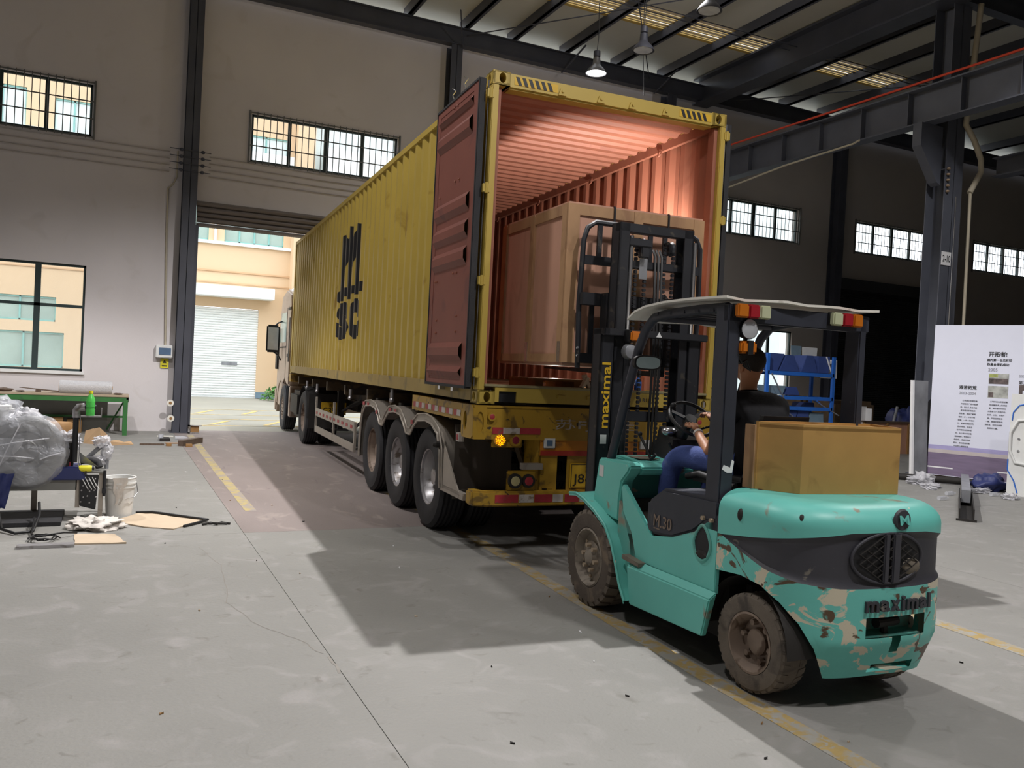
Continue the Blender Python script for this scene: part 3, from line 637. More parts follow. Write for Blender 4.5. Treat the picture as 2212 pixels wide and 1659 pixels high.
# doors, swung right round against the sides
def door(side):
    s = -1 if side=='L' else 1; x0 = -.045 if side=='L' else CW+.045
    d = obj('door', B().box(x0+s*.0,x0+s*.012,.06,1.26,1.50,4.16), 'container_yellow', cn)
    xi = x0+s*.05
    b = B()   # red inner skin with pressed horizontal ribs
    zz = [1.50,1.56]; xx = [0,0]
    pr = [(1.50,0),(1.555,0)]
    for (zc,h) in ((1.615,.10),(1.80,.17),(2.66,.17),(2.90,.17),(3.14,.17),(3.82,.17),(4.03,.08)):
        pr += [(zc-h/2,0),(zc-h/2+.05,.034),(zc+h/2-.05,.034),(zc+h/2,0)]
    pr += [(4.16,0)]
    b.grid([[(xi+s*p[1], y_, p[0]) for p in pr] for y_ in (.20,1.16)])
    obj('inner_door_skin', b, 'door_red_shaded', d)
    obj('inner_frame', B().box(x0+s*.012,xi+s*.004,.06,.20,1.50,4.16).box(x0+s*.012,xi+s*.004,1.16,1.26,1.50,4.16).box(x0+s*.012,xi+s*.004,.20,1.16,4.10,4.16).box(x0+s*.012,xi+s*.004,.20,1.16,1.50,1.54), 'door_red_shaded', d)
    obj('door_gasket', B().box(x0,xi+s*.004,.045,.062,1.49,4.17).box(xi,xi+s*.010,.055,.07,1.49,4.17).box(x0,xi+s*.012,.06,1.27,1.475,1.50).box(x0,xi+s*.012,.06,1.27,4.16,4.18).box(x0,xi+s*.01,1.26,1.28,1.49,4.17), 'black_rubber', d)
    rv = B()
    for (y_,z_) in ((.5,3.38),(.62,3.38),(1.08,3.30),(.45,2.52),(.55,2.52),(1.05,2.48),(1.1,2.48),(.40,2.12),(1.0,2.10),(.40,1.98),(1.0,1.98),(.3,1.60),(.4,1.60),(.95,1.585),(1.05,1.585),(.75,4.09),(.65,4.09)): rv.ball((xi+s*.006,y_,z_),.011,6,4)
    rr = obj('rivet_row', rv, 'container_red', d); rr['kind'] = 'stuff'
    for (y_,) in ((.55,),(.95,)): obj('lock_rod', B().cyl((x0-s*.018,y_,1.44),(x0-s*.018,y_,4.24),.014,8), 'chrome', d); obj('gasket_strip', B().cyl((x0-s*.022,.04,1.5),(x0-s*.022,.04,4.16),.006,6), 'chrome', d); obj('lock_foot', B().box(x0-s*.045,x0+s*.012,y_-.03,y_+.03,1.435,1.475), 'chrome', d)
    for z_ in (4.04,3.22,2.42,1.62): obj('hinge', B().cyl((x0-s*.03,-.004,z_-.045),(x0-s*.03,-.004,z_+.045),.016,10).box(x0-s*.0,x0-s*.060,-.008,.03,z_-.035,z_+.035), 'container_yellow', d)
    return d
door('L'); door('R')
# faded emblem on the left side: lower-case letters pressed over the corrugation
def decal(vs, fs, mtag, name, parent):
    bm = bmesh.new(); bv = [bm.verts.new((0,v[0],v[1])) for v in vs]
    for f in fs:
        try: bm.faces.new([bv[i] for i in f])
        except Exception: pass
    ys_ = [v[0] for v in vs]
    for yb in brk:
        if min(ys_) < yb < max(ys_):
            bmesh.ops.bisect_plane(bm, geom=bm.verts[:]+bm.edges[:]+bm.faces[:], plane_co=(0,yb,0), plane_no=(0,1,0))
    b = B(); b.v = [(.012+prof(v.co.y)-.003, v.co.y, v.co.z) for v in bm.verts]; bm.verts.index_update(); b.f = [tuple(v.index for v in f.verts) for f in bm.faces]; bm.free()
    return obj(name, b, mtag, parent)
def fit(body, ya, yb, za, zb, bold=.02):
    vs, fs = text_mesh(body, 1, 0, bold); xs = [v.x for v in vs]; zs = [v.y for v in vs]
    return [(ya+(v.x-min(xs))/(max(xs)-min(xs))*(yb-ya), za+(v.y-min(zs))/(max(zs)-min(zs))*(zb-za)) for v in vs], fs
def quad(*p): return list(p), [(0,1,2,3)]
for vs,fs in (quad((6.80,2.62),(6.50,2.62),(6.50,3.68),(6.80,3.64)), quad((6.18,2.62),(5.92,2.62),(5.92,3.72),(6.18,3.76)), quad((5.58,2.66),(5.35,2.66),(5.35,3.68),(5.58,3.72)),
              ([(6.44,3.68),(6.44,3.05),(6.30,3.18),(6.19,3.35),(6.19,3.60),(6.30,3.58)], [(0,1,2,3,4,5)]), ([(5.85,3.52),(5.85,3.05),(5.72,3.22),(5.57,3.38),(5.57,3.70),(5.70,3.66)], [(0,1,2,3,4,5)]),
              quad((7.05,2.68),(6.82,2.60),(6.82,2.80),(6.90,2.78)), quad((6.45,2.68),(6.20,2.68),(6.20,2.82),(6.45,2.82)), quad((5.92,2.68),(5.62,2.70),(5.62,2.82),(5.92,2.80)), quad((5.32,2.68),(5.05,2.70),(5.05,2.84),(5.32,2.82))):
    decal(vs, fs, 'ink', 'lettering', cn)
vs,fs = fit('s', 6.92, 6.00, 2.00, 2.60, .055); decal(vs,fs,'ink','lettering',cn)
vs,fs = fit('c', 5.94, 5.20, 2.00, 2.60, .06); decal(vs,fs,'ink','lettering',cn)
for (y_,x_) in ((1.0,-.02),(.62,-.03)): obj('wire_end', B().tube([(x_,y_,4.24),(x_-.03,y_-.02,4.29),(x_-.01,y_-.05,4.33),(x_-.05,y_-.06,4.34)],.005,5), 'chrome', cn)

# ================================================================== CRATE on the forks
def crate(name, x0, x1, y0, y1, z0, z1, label, batt=True):
    c = thing(name, label, 'crate', ((x0+x1)/2,(y0+y1)/2,z0), 'T')
    for nm,bx in (('side_board',(x0,x0+.012,y0,y1,z0,z1)),('side_board',(x1-.012,x1,y0,y1,z0,z1)),('end_board',(x0,x1,y0,y0+.012,z0,z1)),('end_board',(x0,x1,y1-.012,y1,z0,z1)),('lid',(x0-.01,x1+.01,y0-.01,y1+.01,z1,z1+.015)),('base',(x0,x1,y0,y1,z0-.02,z0))):
        obj(nm, B().box(*bx), 'plywood_pink', c)
    t, w = .022, .085
    for xx,s in ((x0,-1),(x1,1)):
        for (a,b_) in ((y0,y0+w),(y1-w,y1),((y0+y1)/2-w/2,(y0+y1)/2+w/2)): obj('batten', B().box(xx,xx+s*t,a,b_,z0,z1), 'timber_pink', c)
        obj('batten', B().box(xx,xx+s*t*.8,y0,y1,z1-w,z1), 'timber_pink', c); obj('batten', B().box(xx,xx+s*t*.8,y0,y1,z0,z0+w*.8), 'timber_pink', c)
    for yy,s in ((y0,-1),(y1,1)):
        for (a,b_) in ((x0-.02,x0+w),(x1-w,x1+.02),((x0+x1)/2-w/2,(x0+x1)/2+w/2)): obj('batten', B().box(a,b_,yy,yy+s*t,z0,z1), 'timber_pink', c)
        obj('batten', B().box(x0,x1,yy,yy+s*t*.8,z1-w,z1), 'timber_pink', c); obj('batten', B().box(x0,x1,yy,yy+s*t*.8,z0,z0+w), 'timber_pink', c)
    for (yy,) in ((y0+.03,),((y0+y1)/2,)):
        obj('corner_bracket', B().box(x0-t-.004,x0-t,yy-.02,yy+.03,z0+.0,z0+.17), 'chrome', c)
    for xx in (x0+.40,x0+.92): obj('clasp', B().box(xx-.008,xx+.008,y0-t-.006,y0-t,z1-.12,z1+.01).box(xx-.008,xx+.008,y0-t,y0+.1,z1+.012,z1+.018), 'black_paint', c)
    return c
crate('plywood_crate', .44, 1.70, -.74, .64, 1.74, 3.02, 'large pinkish plywood crate carried on the forks at the container mouth')
# long timber lying on the container floor behind the crate
tb = thing('timber_pallet', 'dirty wooden pallet lying on the container sill under the crate', 'pallet', (1.2,.5,1.50), 'T')
for k in range(4): obj('deck_board', B().box(.62,1.55,.22+.17*k,.34+.17*k,1.575,1.595), 'wood_brown', tb)
for k in range(3): obj('bearer', B().box(.64+.40*k,.72+.40*k,.22,.86,1.505,1.575), 'wood_brown', tb)
for k,(x,y,r) in enumerate(((1.02,-.0,.5),(1.10,.02,-.4),(1.18,.05,.2))):
    b = B().box(-.014,.014,-.03,.03,0,.11+.02*k); b.xf(Matrix.Translation((x,y+.02,1.526))@Matrix.Rotation(r,4,'Y'))
    tag(obj('wood_offcut', b, 'cardboard_pale', frame='T', loc=(x,y,1.526)), ('leftmost','middle','rightmost')[k]+' of the bright wooden offcuts on the container sill', 'offcut', 'offcuts on the sill')
b = B().lathe([(.03,0),(.035,.01),(.035,.10),(.015,.13),(.015,.15)], (1.75,.25,1.505), 'z', 12)
tag(obj('blue_bottle', b, 'blue_rack', frame='T', loc=(1.75,.25,1.505), smooth=50), 'small blue bottle standing on the container floor right of the mast', 'bottle')
wl = thing('added_floor_lamp', 'small hand lamp added on the container floor behind the crate as sill fill light', 'lamp', (1.2,1.04,1.505), 'T')  # added body for the sill fill light
obj('lamp_body', B().lathe([(.04,0),(.045,.02),(.03,.05),(.03,.09)], (1.2,1.04,1.505), 'z', 14), 'black_paint', wl, smooth=50)
w2 = thing('added_clamp_lamp', 'black clamp lamp added out of sight beside the crate to light the container', 'lamp', (1.75,.2,2.6), 'T')  # added body for the interior spot, hidden behind the crate
obj('clamp', B().box(1.722,1.76,.16,.24,2.55,2.65).cyl((1.76,.2,2.6),(1.94,.2,2.6),.012,8), 'black_paint', w2); obj('reflector', B().lathe([(.02,-.10),(.05,-.08),(.07,-.03),(.065,-.03),(.045,-.07),(.02,-.09)],(2.02,.20,2.60),'y',18,cap=False), 'black_paint', w2, smooth=50)

# ================================================================== WHEELS
def tyre_bm(x, y, z, r, w, rim, s, n=44, grooves=True):
    """tyre centred at x.. outer face towards s*x"""
    p = []; h = w/2
    p = [(rim,-h*.85),(rim*1.12,-h*.98),(r*.80,-h),(r*.93,-h*.97),(r*.985,-h*.82)]
    if grooves:
        for k in range(-2,3):
            c = k*h*.32; p += [(r,c-h*.09),(r-.022,c-h*.05),(r-.022,c+h*.05),(r,c+h*.09)] if True else []
    p += [(r*.985,h*.82),(r*.93,h*.97),(r*.80,h),(rim*1.12,h*.98),(rim,h*.85)]
    return B().lathe(p, (x,y,z), 'x', n, cap=False)
def rim_bm(x, y, z, r, w, s, dish):
    h = w/2
    return B().lathe([(r*1.02,-s*h*.8),(r*1.0,-s*h*.2),(r*.93,s*h*.3),(r*.97,s*h*.8),(r*1.05,s*h*.9),(r*1.0,s*h*.72),(r*.88,s*h*.45),(r*.80,s*(h*.3-dish*.5)),(r*.70,s*(h-dish)),(r*.42,s*(h-dish)),(r*.40,s*(h-dish*.75)),(r*.30,s*(h-dish*.7)),(r*.28,s*(h-dish*.45)),(.02,s*(h-dish*.43))], (x,y,z), 'x', 32)
def truck_wheel(parent, x, y, s, r=.52, w=.29, dish=.16, rmat='rim_steel', rim=.285):
    t = obj('tyre', tyre_bm(x,y,r,r,w,rim,s), 'black_rubber', parent, smooth=30)
    rm = obj('rim', rim_bm(x,y,r,rim,w,s,dish), rmat, parent, smooth=30)
    nb = B()
    for k in range(10):
        a = 2*PI*k/10; nb.cyl((x+s*(w/2-dish),y+rim*.56*math.cos(a),r+rim*.56*math.sin(a)),(x+s*(w/2-dish+.03),y+rim*.56*math.cos(a),r+rim*.56*math.sin(a)),.014,6)
    obj('wheel_nuts', nb, 'rim_rust', rm)['kind'] = 'stuff'

# ================================================================== SEMI TRAILER
tr = thing('container_trailer', 'yellow skeletal container trailer with three axles and grey wavy mudguards', 'trailer', (1.2,3,0), 'T')
for x_ in (.72,1.60): obj('main_beam', B().box(x_,x_+.12,.15,11.6,1.31,1.335).box(x_+.05,x_+.065,.15,11.6,.95,1.31).box(x_,x_+.12,.15,11.6,.93,.95), 'trailer_dark', tr)
for y_ in (.9,2.1,3.3,4.6,6.2,7.8,9.4,11.2): obj('cross_member', B().box(.06,CW-.06,y_-.05,y_+.05,1.15,1.30), 'trailer_dark', tr)
obj('front_bolster', B().box(-.03,CW+.03,11.75,12.05,1.17,1.34), 'trailer_yellow', tr)
rb = obj('rear_bolster', B().box(-.02,CW+.02,.0,.30,1.32,1.338).box(-.02,CW+.02,.01,.03,1.06,1.32).box(-.02,CW+.02,.01,.30,1.04,1.06), 'trailer_yellow', tr)
obj('end_cap', B().plate_hole((-.03,.31,1.04),(0,-1,0),(0,0,1),.31,.295,.10,.15,.045,.085,.02), 'trailer_yellow', tr)
obj('end_cap', B().plate_hole((CW+.03,.0,1.04),(0,1,0),(0,0,1),.31,.295,.10,.15,.045,.085,.02), 'trailer_yellow', tr)
obj('cap_face', B().plate_hole((-.03,-.005,1.04),(1,0,0),(0,0,1),.13,.29,.065,.15,.035,.09,.012), 'trailer_yellow', tr)
sb = obj('side_bolster', B().box(-.02,.10,.31,2.0,1.18,1.335), 'trailer_yellow', tr); obj('side_bolster', B().box(CW-.10,CW+.02,.31,2.0,1.18,1.335), 'trailer_yellow', tr)
for k in range(7):
    y_ = .36+k*.23
    obj('reflector', B().box(-.026,-.02,y_,y_+.10,1.215,1.27), 'white_tape' if k%1==0 else 'red_tape', sb); obj('reflector', B().box(-.026,-.02,y_+.10,y_+.19,1.215,1.27), 'red_tape', sb)
def disc(name, x, y, z, r, m, parent, d=.03, ring='trailer_yellow'):
    o = obj(name, B().lathe([(.01,-d-.008),(r*.6,-d-.006),(r*.95,-d),(r,-d+.01),(r,0)], (x,y,z), 'y', 22), m, parent, smooth=40)
    if ring: obj('lamp_ring', B().lathe([(r*1.0,-d-.004),(r*1.1,-d-.004),(r*1.12,-d+.01),(r*1.12,0),(r,0)], (x,y,z), 'y', 22), ring, o, smooth=40)
    return o
disc('marker_lamp', .14, .0, 1.24, .034, 'red_tape', rb, .02)
disc('marker_lamp', 2.30, .0, 1.24, .034, 'red_tape', rb, .02)
for k,(xa,xb,m) in enumerate(((.16,.26,'red_tape'),(.26,.36,'white_tape'),(.36,.42,'white_tape'),(.42,.62,'red_tape'))): obj('reflector', B().box(xa,xb,.004,.01,1.105-.015,1.155-.01), m, rb)
text('lettering', '苏FJ86挂', 'white_tape', rb, (1.18,.009,1.18), (1,0,0), (0,0,1), w=.82, h=.11, bold=.0)
# tail lamp brackets (upper and lower), left and right
for sx in (0,1):
    mx = (lambda x: x) if sx==0 else (lambda x: CW-x)
    lp = obj('lamp_plate', B().box(mx(.165),mx(.46),.03,.045,.965,1.13), 'trailer_yellow', tr, bevel=.01)
    if sx == 0:
        am = disc('turn_signal', mx(.235), .03, 1.035, .052, 'amber_dull', lp, .025)
        dots = B()
        for k in range(37):
            r_k = .0075*math.sqrt(k)*1.02; a = k*2.4; dots.ball((mx(.235)+r_k*math.cos(a), -.004, 1.035+r_k*math.sin(a)), .0052, 6, 4)
        d_ = obj('led_dots', dots, 'amber_on', lp); d_['kind'] = 'stuff'
    else: disc('turn_signal', mx(.235), .03, 1.035, .052, 'amber_dull', lp, .025)
    disc('tail_lamp', mx(.385), .03, 1.035, .048, 'red_dull', lp, .025)
    lq = obj('lamp_plate', B().box(mx(.315),mx(.595),.0,.02,.585,.765), 'trailer_yellow', tr, bevel=.012)
    disc('reverse_lamp', mx(.39), 0, .675, .06, 'lens_cream', lq, .022, 'chassis_black'); disc('tail_lamp', mx(.52), 0, .675, .055, 'red_tape', lq, .022, 'chassis_black')
    obj('lamp_arm', B().box(mx(.46),mx(.66),.0,.06,.775,.83), 'mudguard_grey', tr)
# rear underrun frame and plate
obj('rear_frame', B().box(.64,.82,.04,.06,.58,1.08).box(.64,.655,.04,.40,.58,1.08), 'trailer_yellow', tr); obj('rear_frame', B().box(CW-.82,CW-.64,.04,.06,.58,1.08), 'trailer_yellow', tr)
obj('plate_panel', B().box(.925,1.51,.05,.06,.56,.98), 'trailer_yellow', tr)
bnd = obj('rear_band', B().box(.64,CW-.64,.025,.04,.90,1.10), 'band_orange', tr)
obj('band_stripe', B().box(.64,CW-.64,.02,.025,1.06,1.10), 'band_red', bnd); obj('band_stripe', B().box(.64,CW-.64,.02,.025,.90,.945), 'band_red', bnd)
obj('side_marker', B().box(.66,.78,.005,.02,.965,1.065), 'panel_white', bnd, bevel=.01); obj('marker_window', B().box(.69,.745,.0,.005,.99,1.04), 'box_blue_glass', bnd)
obj('side_marker', B().box(1.66,1.78,.005,.02,.965,1.065), 'panel_white', bnd, bevel=.01)
np_ = obj('number_plate', B().box(.955,1.395,.036,.048,.60,.83), 'plate_yellow', tr, bevel=.004)
obj('plate_border', B().box(.965,.97,.033,.036,.61,.82).box(1.38,1.385,.033,.036,.61,.82).box(.965,1.385,.033,.036,.61,.615).box(.965,1.385,.033,.036,.815,.82), 'ink', np_)
text('lettering', '苏', 'ink', np_, (1.14,.034,.775), (1,0,0), (0,0,1), h=.06, bold=.01)
text('lettering', 'J86 18', 'ink', np_, (1.175,.034,.675), (1,0,0), (0,0,1), w=.38, h=.11)
bp_ = obj('rear_bumper', B().prism([(.12,-.03),(CW-.12,-.03),(CW+.0,.03),(CW+.01,.16),(CW-.08,.17),(CW-.12,.07),(.12,.07),(.08,.17),(-.01,.16),(.0,.03)],'z',.45,.585), 'trailer_yellow', tr, bevel=.015)
for k,(xa,xb,m) in enumerate(((.20,.42,'red_tape'),(.43,.57,'white_tape'),(.58,.75,'red_tape'),(.76,.86,'white_tape'),(.88,1.02,'red_tape'),(1.03,1.14,'white_tape'),(1.16,1.4,'red_tape'),(1.5,1.62,'white_tape'),(1.65,1.9,'red_tape'),(1.92,2.04,'white_tape'),(2.06,2.25,'red_tape'))): obj('reflector', B().box(xa,xb,-.034,-.03,.485,.555), m, bp_)
obj('bumper_bracket', B().box(.68,.78,.04,.5,.50,.60).box(1.66,1.76,.04,.5,.50,.60).beam((.70,.1,.6),(.72,.9,1.0),.06,.06), 'trailer_dark', tr)
obj('tail_brace', B().beam((.52,.35,1.02),(.68,.45,.70),.05,.03).beam((.30,.5,.98),(.7,.55,.86),.04,.02), 'trailer_dark', tr)
# axles, wheels, hangers
AX = (1.42, 2.70, 3.97)
for i,y_ in enumerate(AX):
    obj('axle', B().cyl((.3,y_,.52),(CW-.3,y_,.52),.07,14), 'chassis_black', tr, smooth=40)
    obj('leaf_spring', B().box(.70,.80,y_-.5,y_+.5,.66,.72).box(1.64,1.74,y_-.5,y_+.5,.66,.72).box(.68,.82,y_-.06,y_+.06,.55,.76).box(1.62,1.76,y_-.06,y_+.06,.55,.76), 'chassis_black', tr)
    for s,xo in ((-1,0.0),(1,CW)):
        truck_wheel(tr, xo-s*.145, y_, s, dish=.17, rmat='rim_steel' if i<2 else 'rim_rust'); truck_wheel(tr, xo-s*.48, y_, s, dish=.05, rmat='rim_rust')
    if i<2: obj('spring_hanger', B().prism([(y_+.55,.93),(y_+.75,.93),(y_+.69,.6),(y_+.61,.6)],'x',.70,.80).prism([(y_+.55,.93),(y_+.75,.93),(y_+.69,.6),(y_+.61,.6)],'x',1.64,1.74), 'chassis_black', tr)
# mudguards: wave over the three wheels, straight flap at the rear
def mudguard(s):
    x0, x1 = (-.02,.62) if s<0 else (CW+.02,CW-.62)
    pts = [(.80,.50),(.82,.60),(.86,.86),(.98,1.05),(1.22,1.145),(1.45,1.165),(1.75,1.14),(1.92,1.06),(2.03,.97),(2.16,.97),(2.28,1.06),(2.45,1.15),(2.72,1.175),(3.0,1.15),(3.18,1.06),(3.30,.97),(3.42,.97),(3.53,1.06),(3.70,1.15),(3.97,1.175),(4.3,1.15),(4.48,1.03),(4.56,.85),(4.60,.62),(4.60,.38)]
    b = B(); P_ = []
    for i in range(len(pts)-1):
        for k in range(3): a = k/3; P_.append((pts[i][0]*(1-a)+pts[i+1][0]*a, pts[i][1]*(1-a)+pts[i+1][1]*a))
    P_.append(pts[-1])
    n = len(P_); Q = []
    for i,(y_,z_) in enumerate(P_):
        a = P_[max(i-1,0)]; c = P_[min(i+1,n-1)]; dy, dz = c[0]-a[0], c[1]-a[1]; L_ = math.hypot(dy,dz); Q.append((y_+dz/L_*.07, z_-dy/L_*.07))
    b.grid([[(x0,q[0],q[1]) for q in Q],[(x0-.0,p[0],p[1]) for p in P_],[(x1,p[0],p[1]) for p in P_]])
    m = obj('mudguard', b, 'mudguard_grey', tr, smooth=50)
    ed = B().tube([(x0-.006 if s<0 else x0+.006,q[0],q[1]) for q in Q],.012,6); obj('edge_bead', ed, 'mudguard_grey', m, smooth=50)
    obj('edge_bead', B().tube([(x0-.004 if s<0 else x0+.004,p[0],p[1]) for p in P_],.010,6), 'mudguard_grey', m, smooth=50)
    # triangular tail plate
    xs = -.02 if s<0 else CW+.02
    obj('tail_plate', B().prism([(.80,.50),(.80,.94),(.86,1.02),(.98,1.05),(.42,.60),(.28,.50)],'x',xs,xs-s*.012), 'mudguard_grey', m)
    obj('tail_rail', B().box(xs,xs-s*.05,.20,.86,.47,.53), 'mudguard_grey', m)
    obj('hub_cap', B().lathe([(.03,0),(.032,s*.05),(.015,s*.08)],(xs,.92,.90),'x',12), 'chassis_black', m)
    tp = 0
    for (ya,yb) in ((4.30,4.42),(4.05,4.15),(2.86,2.98),(2.62,2.72),(1.9,1.98),(3.56,3.66)):
        za = 1.10 if ya not in (1.9,3.56) else 1.03
        obj('reflector', B().box(xs+s*.012,xs+s*.016,ya,yb,za-.01,za+.035), 'red_tape', m)
    for y_ in (4.1,2.9): obj('clamp', B().box(xs-s*.10,xs-s*.35,y_-.06,y_+.06,1.165,1.20), 'chassis_black', m)
    obj('side_marker_lamp', B().box(xs,xs-s*.05,.38,.46,.98,1.06), 'white_tape', m); obj('lamp_face', B().box(xs+s*.006,xs,.40,.44,.995,1.045), 'red_tape', m)
mudguard(-1); mudguard(1)
# rear flap
for (xa,xb) in ((.02,.60),(CW-.60,CW-.02)): obj('mud_flap', B().box(xa,xb,.60,.61,.42,1.12), 'mud_flap', tr)
obj('flap_rail', B().cyl((.05,.55,.50),(CW-.05,.55,.50),.02,8), 'trailer_dark', tr)
# side guards
for s,xo in ((-1,.03),(1,CW-.03)):
    sg_ = obj('side_guard', B().box(xo,xo+s*.03,5.05,8.52,.66,.80).box(xo,xo+s*.03,5.05,8.52,.37,.48), 'mudguard_grey', tr, bevel=.004)
    for y_ in (5.07,6.75,8.50): obj('guard_post', B().box(xo,xo+s*.03,y_-.025,y_+.025,.37,1.0 if y_>6 else .80), 'mudguard_grey', sg_)
    for k in range(10): obj('reflector', B().box(xo+s*.031,xo+s*.035,5.2+k*.34,5.34+k*.34,.70,.745), 'red_tape' , sg_)
# landing gear, air tank, struts
for x_ in (.55,1.85): lg = obj('landing_leg', B().box(x_-.06,x_+.06,8.94,9.06,.62,1.25).box(x_-.045,x_+.045,8.955,9.045,.38,.7).box(x_-.14,x_+.14,8.86,9.14,.36,.385), 'chassis_black', tr)
obj('brace', B().beam((.55,9,.7),(.9,7.8,1.15),.04,.04).beam((.4,7.4,.9),(.9,6.6,1.2),.04,.04).beam((.35,6.9,.55),(.7,6.2,1.0),.04,.04).beam((.4,5.6,.5),(.4,5.6,1.15),.04,.04), 'chassis_black', tr)
obj('air_tank', B().lathe([(.02,0),(.12,.03),(.14,.08),(.14,.72),(.12,.77),(.02,.8)],(.45,5.4,.85),'y',18), 'chassis_black', tr, smooth=40)
obj('spare_wheel', B().lathe([(.28,-.12),(.50,-.13),(.52,-.08),(.52,.08),(.50,.13),(.28,.12)],(1.2,6.6,.80),'z',28), 'black_rubber', tr, smooth=40)
for (y_,z_) in ((9.8,1.12),(8.6,1.10),(5.6,1.12),(3.1,1.22)): obj('twist_lock', B().cyl((.03,y_,z_),(.03,y_,z_+.13),.022,8).ball((.02,y_-.02,z_),.03,8,5), 'rim_steel', tr)
# ================================================================== TRACTOR
tc_ = thing('truck_tractor', 'dusty beige truck tractor standing outside the doorway with large black mirror', 'truck', (1.2,12,0), 'T')
cab = B(); xs0, xs1 = .02, 2.42
side = [(12.55,1.05),(12.52,2.9),(12.65,3.15),(13.4,3.30),(14.2,3.18),(14.62,2.35),(14.75,1.5),(14.72,.55),(14.0,.50),(13.72,.72),(13.55,1.05),(13.2,1.18),(12.85,1.05)]
obj('cab', B().prism(side,'x',xs0,xs1), 'cab_paint', tc_, bevel=.04)
obj('roof_deflector', B().ball((.36,13.2,3.22),(.28,.5,.18),16,10).ball((1.9,13.2,3.22),(.28,.5,.18),16,10), 'white_plain', tc_, smooth=60)
obj('side_window', B().prism([(13.25,2.05),(13.25,2.75),(14.15,2.75),(14.45,2.05)],'x',xs0-.004,xs0+.004), 'ext_glass', tc_)
obj('door_seam', B().box(xs0-.006,xs0,13.15,13.17,1.2,2.85).box(xs0-.012,xs0,13.16,14.5,1.92,1.95), 'chassis_black', tc_)
obj('corner_vane', B().box(xs0-.05,xs0+.02,14.45,14.75,1.4,2.4), 'chassis_black', tc_)
obj('intake_slats', B().box(xs0-.01,xs0,12.62,12.75,1.6,2.6), 'chassis_black', tc_)
obj('sleeper_seam', B().box(xs0-.01,xs0,12.55,13.0,2.78,2.84).box(xs0-.012,xs0,12.55,12.95,1.70,1.78), 'chassis_black', tc_)
for s,x_ in ((-1,-.20),(1,2.64)):
    mr = obj('mirror', B().box(x_-.15,x_+.15,13.93,14.02,1.80,2.46), 'black_paint', tc_, bevel=.035); obj('mirror_glass', B().box(x_-.12,x_+.12,13.92,13.93,1.86,2.40), 'lens_grey', mr)
    obj('mirror_arm', B().tube([(x_+.0,13.98,2.40),(x_-s*.12,13.98,2.52),(xs0 if s<0 else xs1,14.1,2.56)],.018,8), 'black_paint', tc_); obj('mirror_arm', B().tube([(x_,13.98,1.84),(x_-s*.14,14.0,1.74),(xs0 if s<0 else xs1,14.1,1.62)],.02,8), 'black_paint', tc_)
for x_ in (.85,1.50): obj('chassis_rail', B().box(x_,x_+.08,8.9,14.4,.72,.98), 'chassis_black', tc_)
obj('fifth_wheel', B().lathe([(.1,0),(.48,.0),(.48,.05),(.1,.06)],(1.22,10.2,1.1),'z',24).box(.9,1.54,9.9,10.5,.98,1.10), 'chassis_black', tc_)
obj('bumper', B().box(0,2.44,14.6,14.85,.35,.95), 'cab_paint', tc_, bevel=.04)
fd = B()
arc = [(13.75+.62*math.cos(a), .52+.62*math.sin(a)) for a in [PI*k/12 for k in range(13)]]
obj('front_fender', B().grid([[(0,p[0],p[1]) for p in arc],[(.40,p[0],p[1]) for p in arc]]), 'cab_paint', tc_, smooth=50)
arc = [(10.1+.60*math.cos(a), .54+.60*math.sin(a)) for a in [PI*k/12 for k in range(13)]]
obj('rear_fender', B().grid([[(.0,p[0],p[1]) for p in arc],[(.62,p[0],p[1]) for p in arc]]), 'chassis_black', tc_, smooth=50)
obj('rear_fender', B().grid([[(1.82,p[0],p[1]) for p in arc],[(2.44,p[0],p[1]) for p in arc]]), 'chassis_black', tc_, smooth=50)
for s,xo in ((-1,0.0),(1,CW)):
    truck_wheel(tc_, xo-s*.145, 10.1, s, dish=.15, rmat='rim_rust'); truck_wheel(tc_, xo-s*.48, 10.1, s, dish=.05, rmat='rim_rust'); truck_wheel(tc_, xo-s*.145, 13.3, s, dish=.02, rmat='rim_rust')
obj('mud_flap', B().box(.02,.60,9.45,9.46,.35,1.02), 'chassis_black', tc_)
np2 = obj('number_plate', B().box(.26,.74,9.435,9.447,.62,.86), 'plate_yellow', tc_, bevel=.004)
text('lettering', '苏', 'ink', np2, (.44,9.434,.805), (1,0,0), (0,0,1), h=.06); text('lettering', 'G39 72', 'ink', np2, (.50,9.434,.70), (1,0,0), (0,0,1), w=.42, h=.12)
obj('fuel_tank', B().box(.06,.66,11.2,12.4,.42,.98), 'chassis_black', tc_, bevel=.08)
obj('step_box', B().box(.06,.5,12.45,12.68,.35,1.05), 'cab_paint', tc_, bevel=.02)
obj('exhaust_hose', B().tube([(.9,11.9,1.0),(.8,11.8,1.5),(.7,12.3,1.6)],.03,8), 'hose_black', tc_, smooth=50)
# ================================================================== FORKLIFT (truck frame)
fl = thing('forklift', 'teal forklift with worn counterweight carrying the plywood crate into the container', 'forklift', (.93,-2.3,0), 'T')
FC = .93
def mx(x, s): return x if s < 0 else 2*FC-x
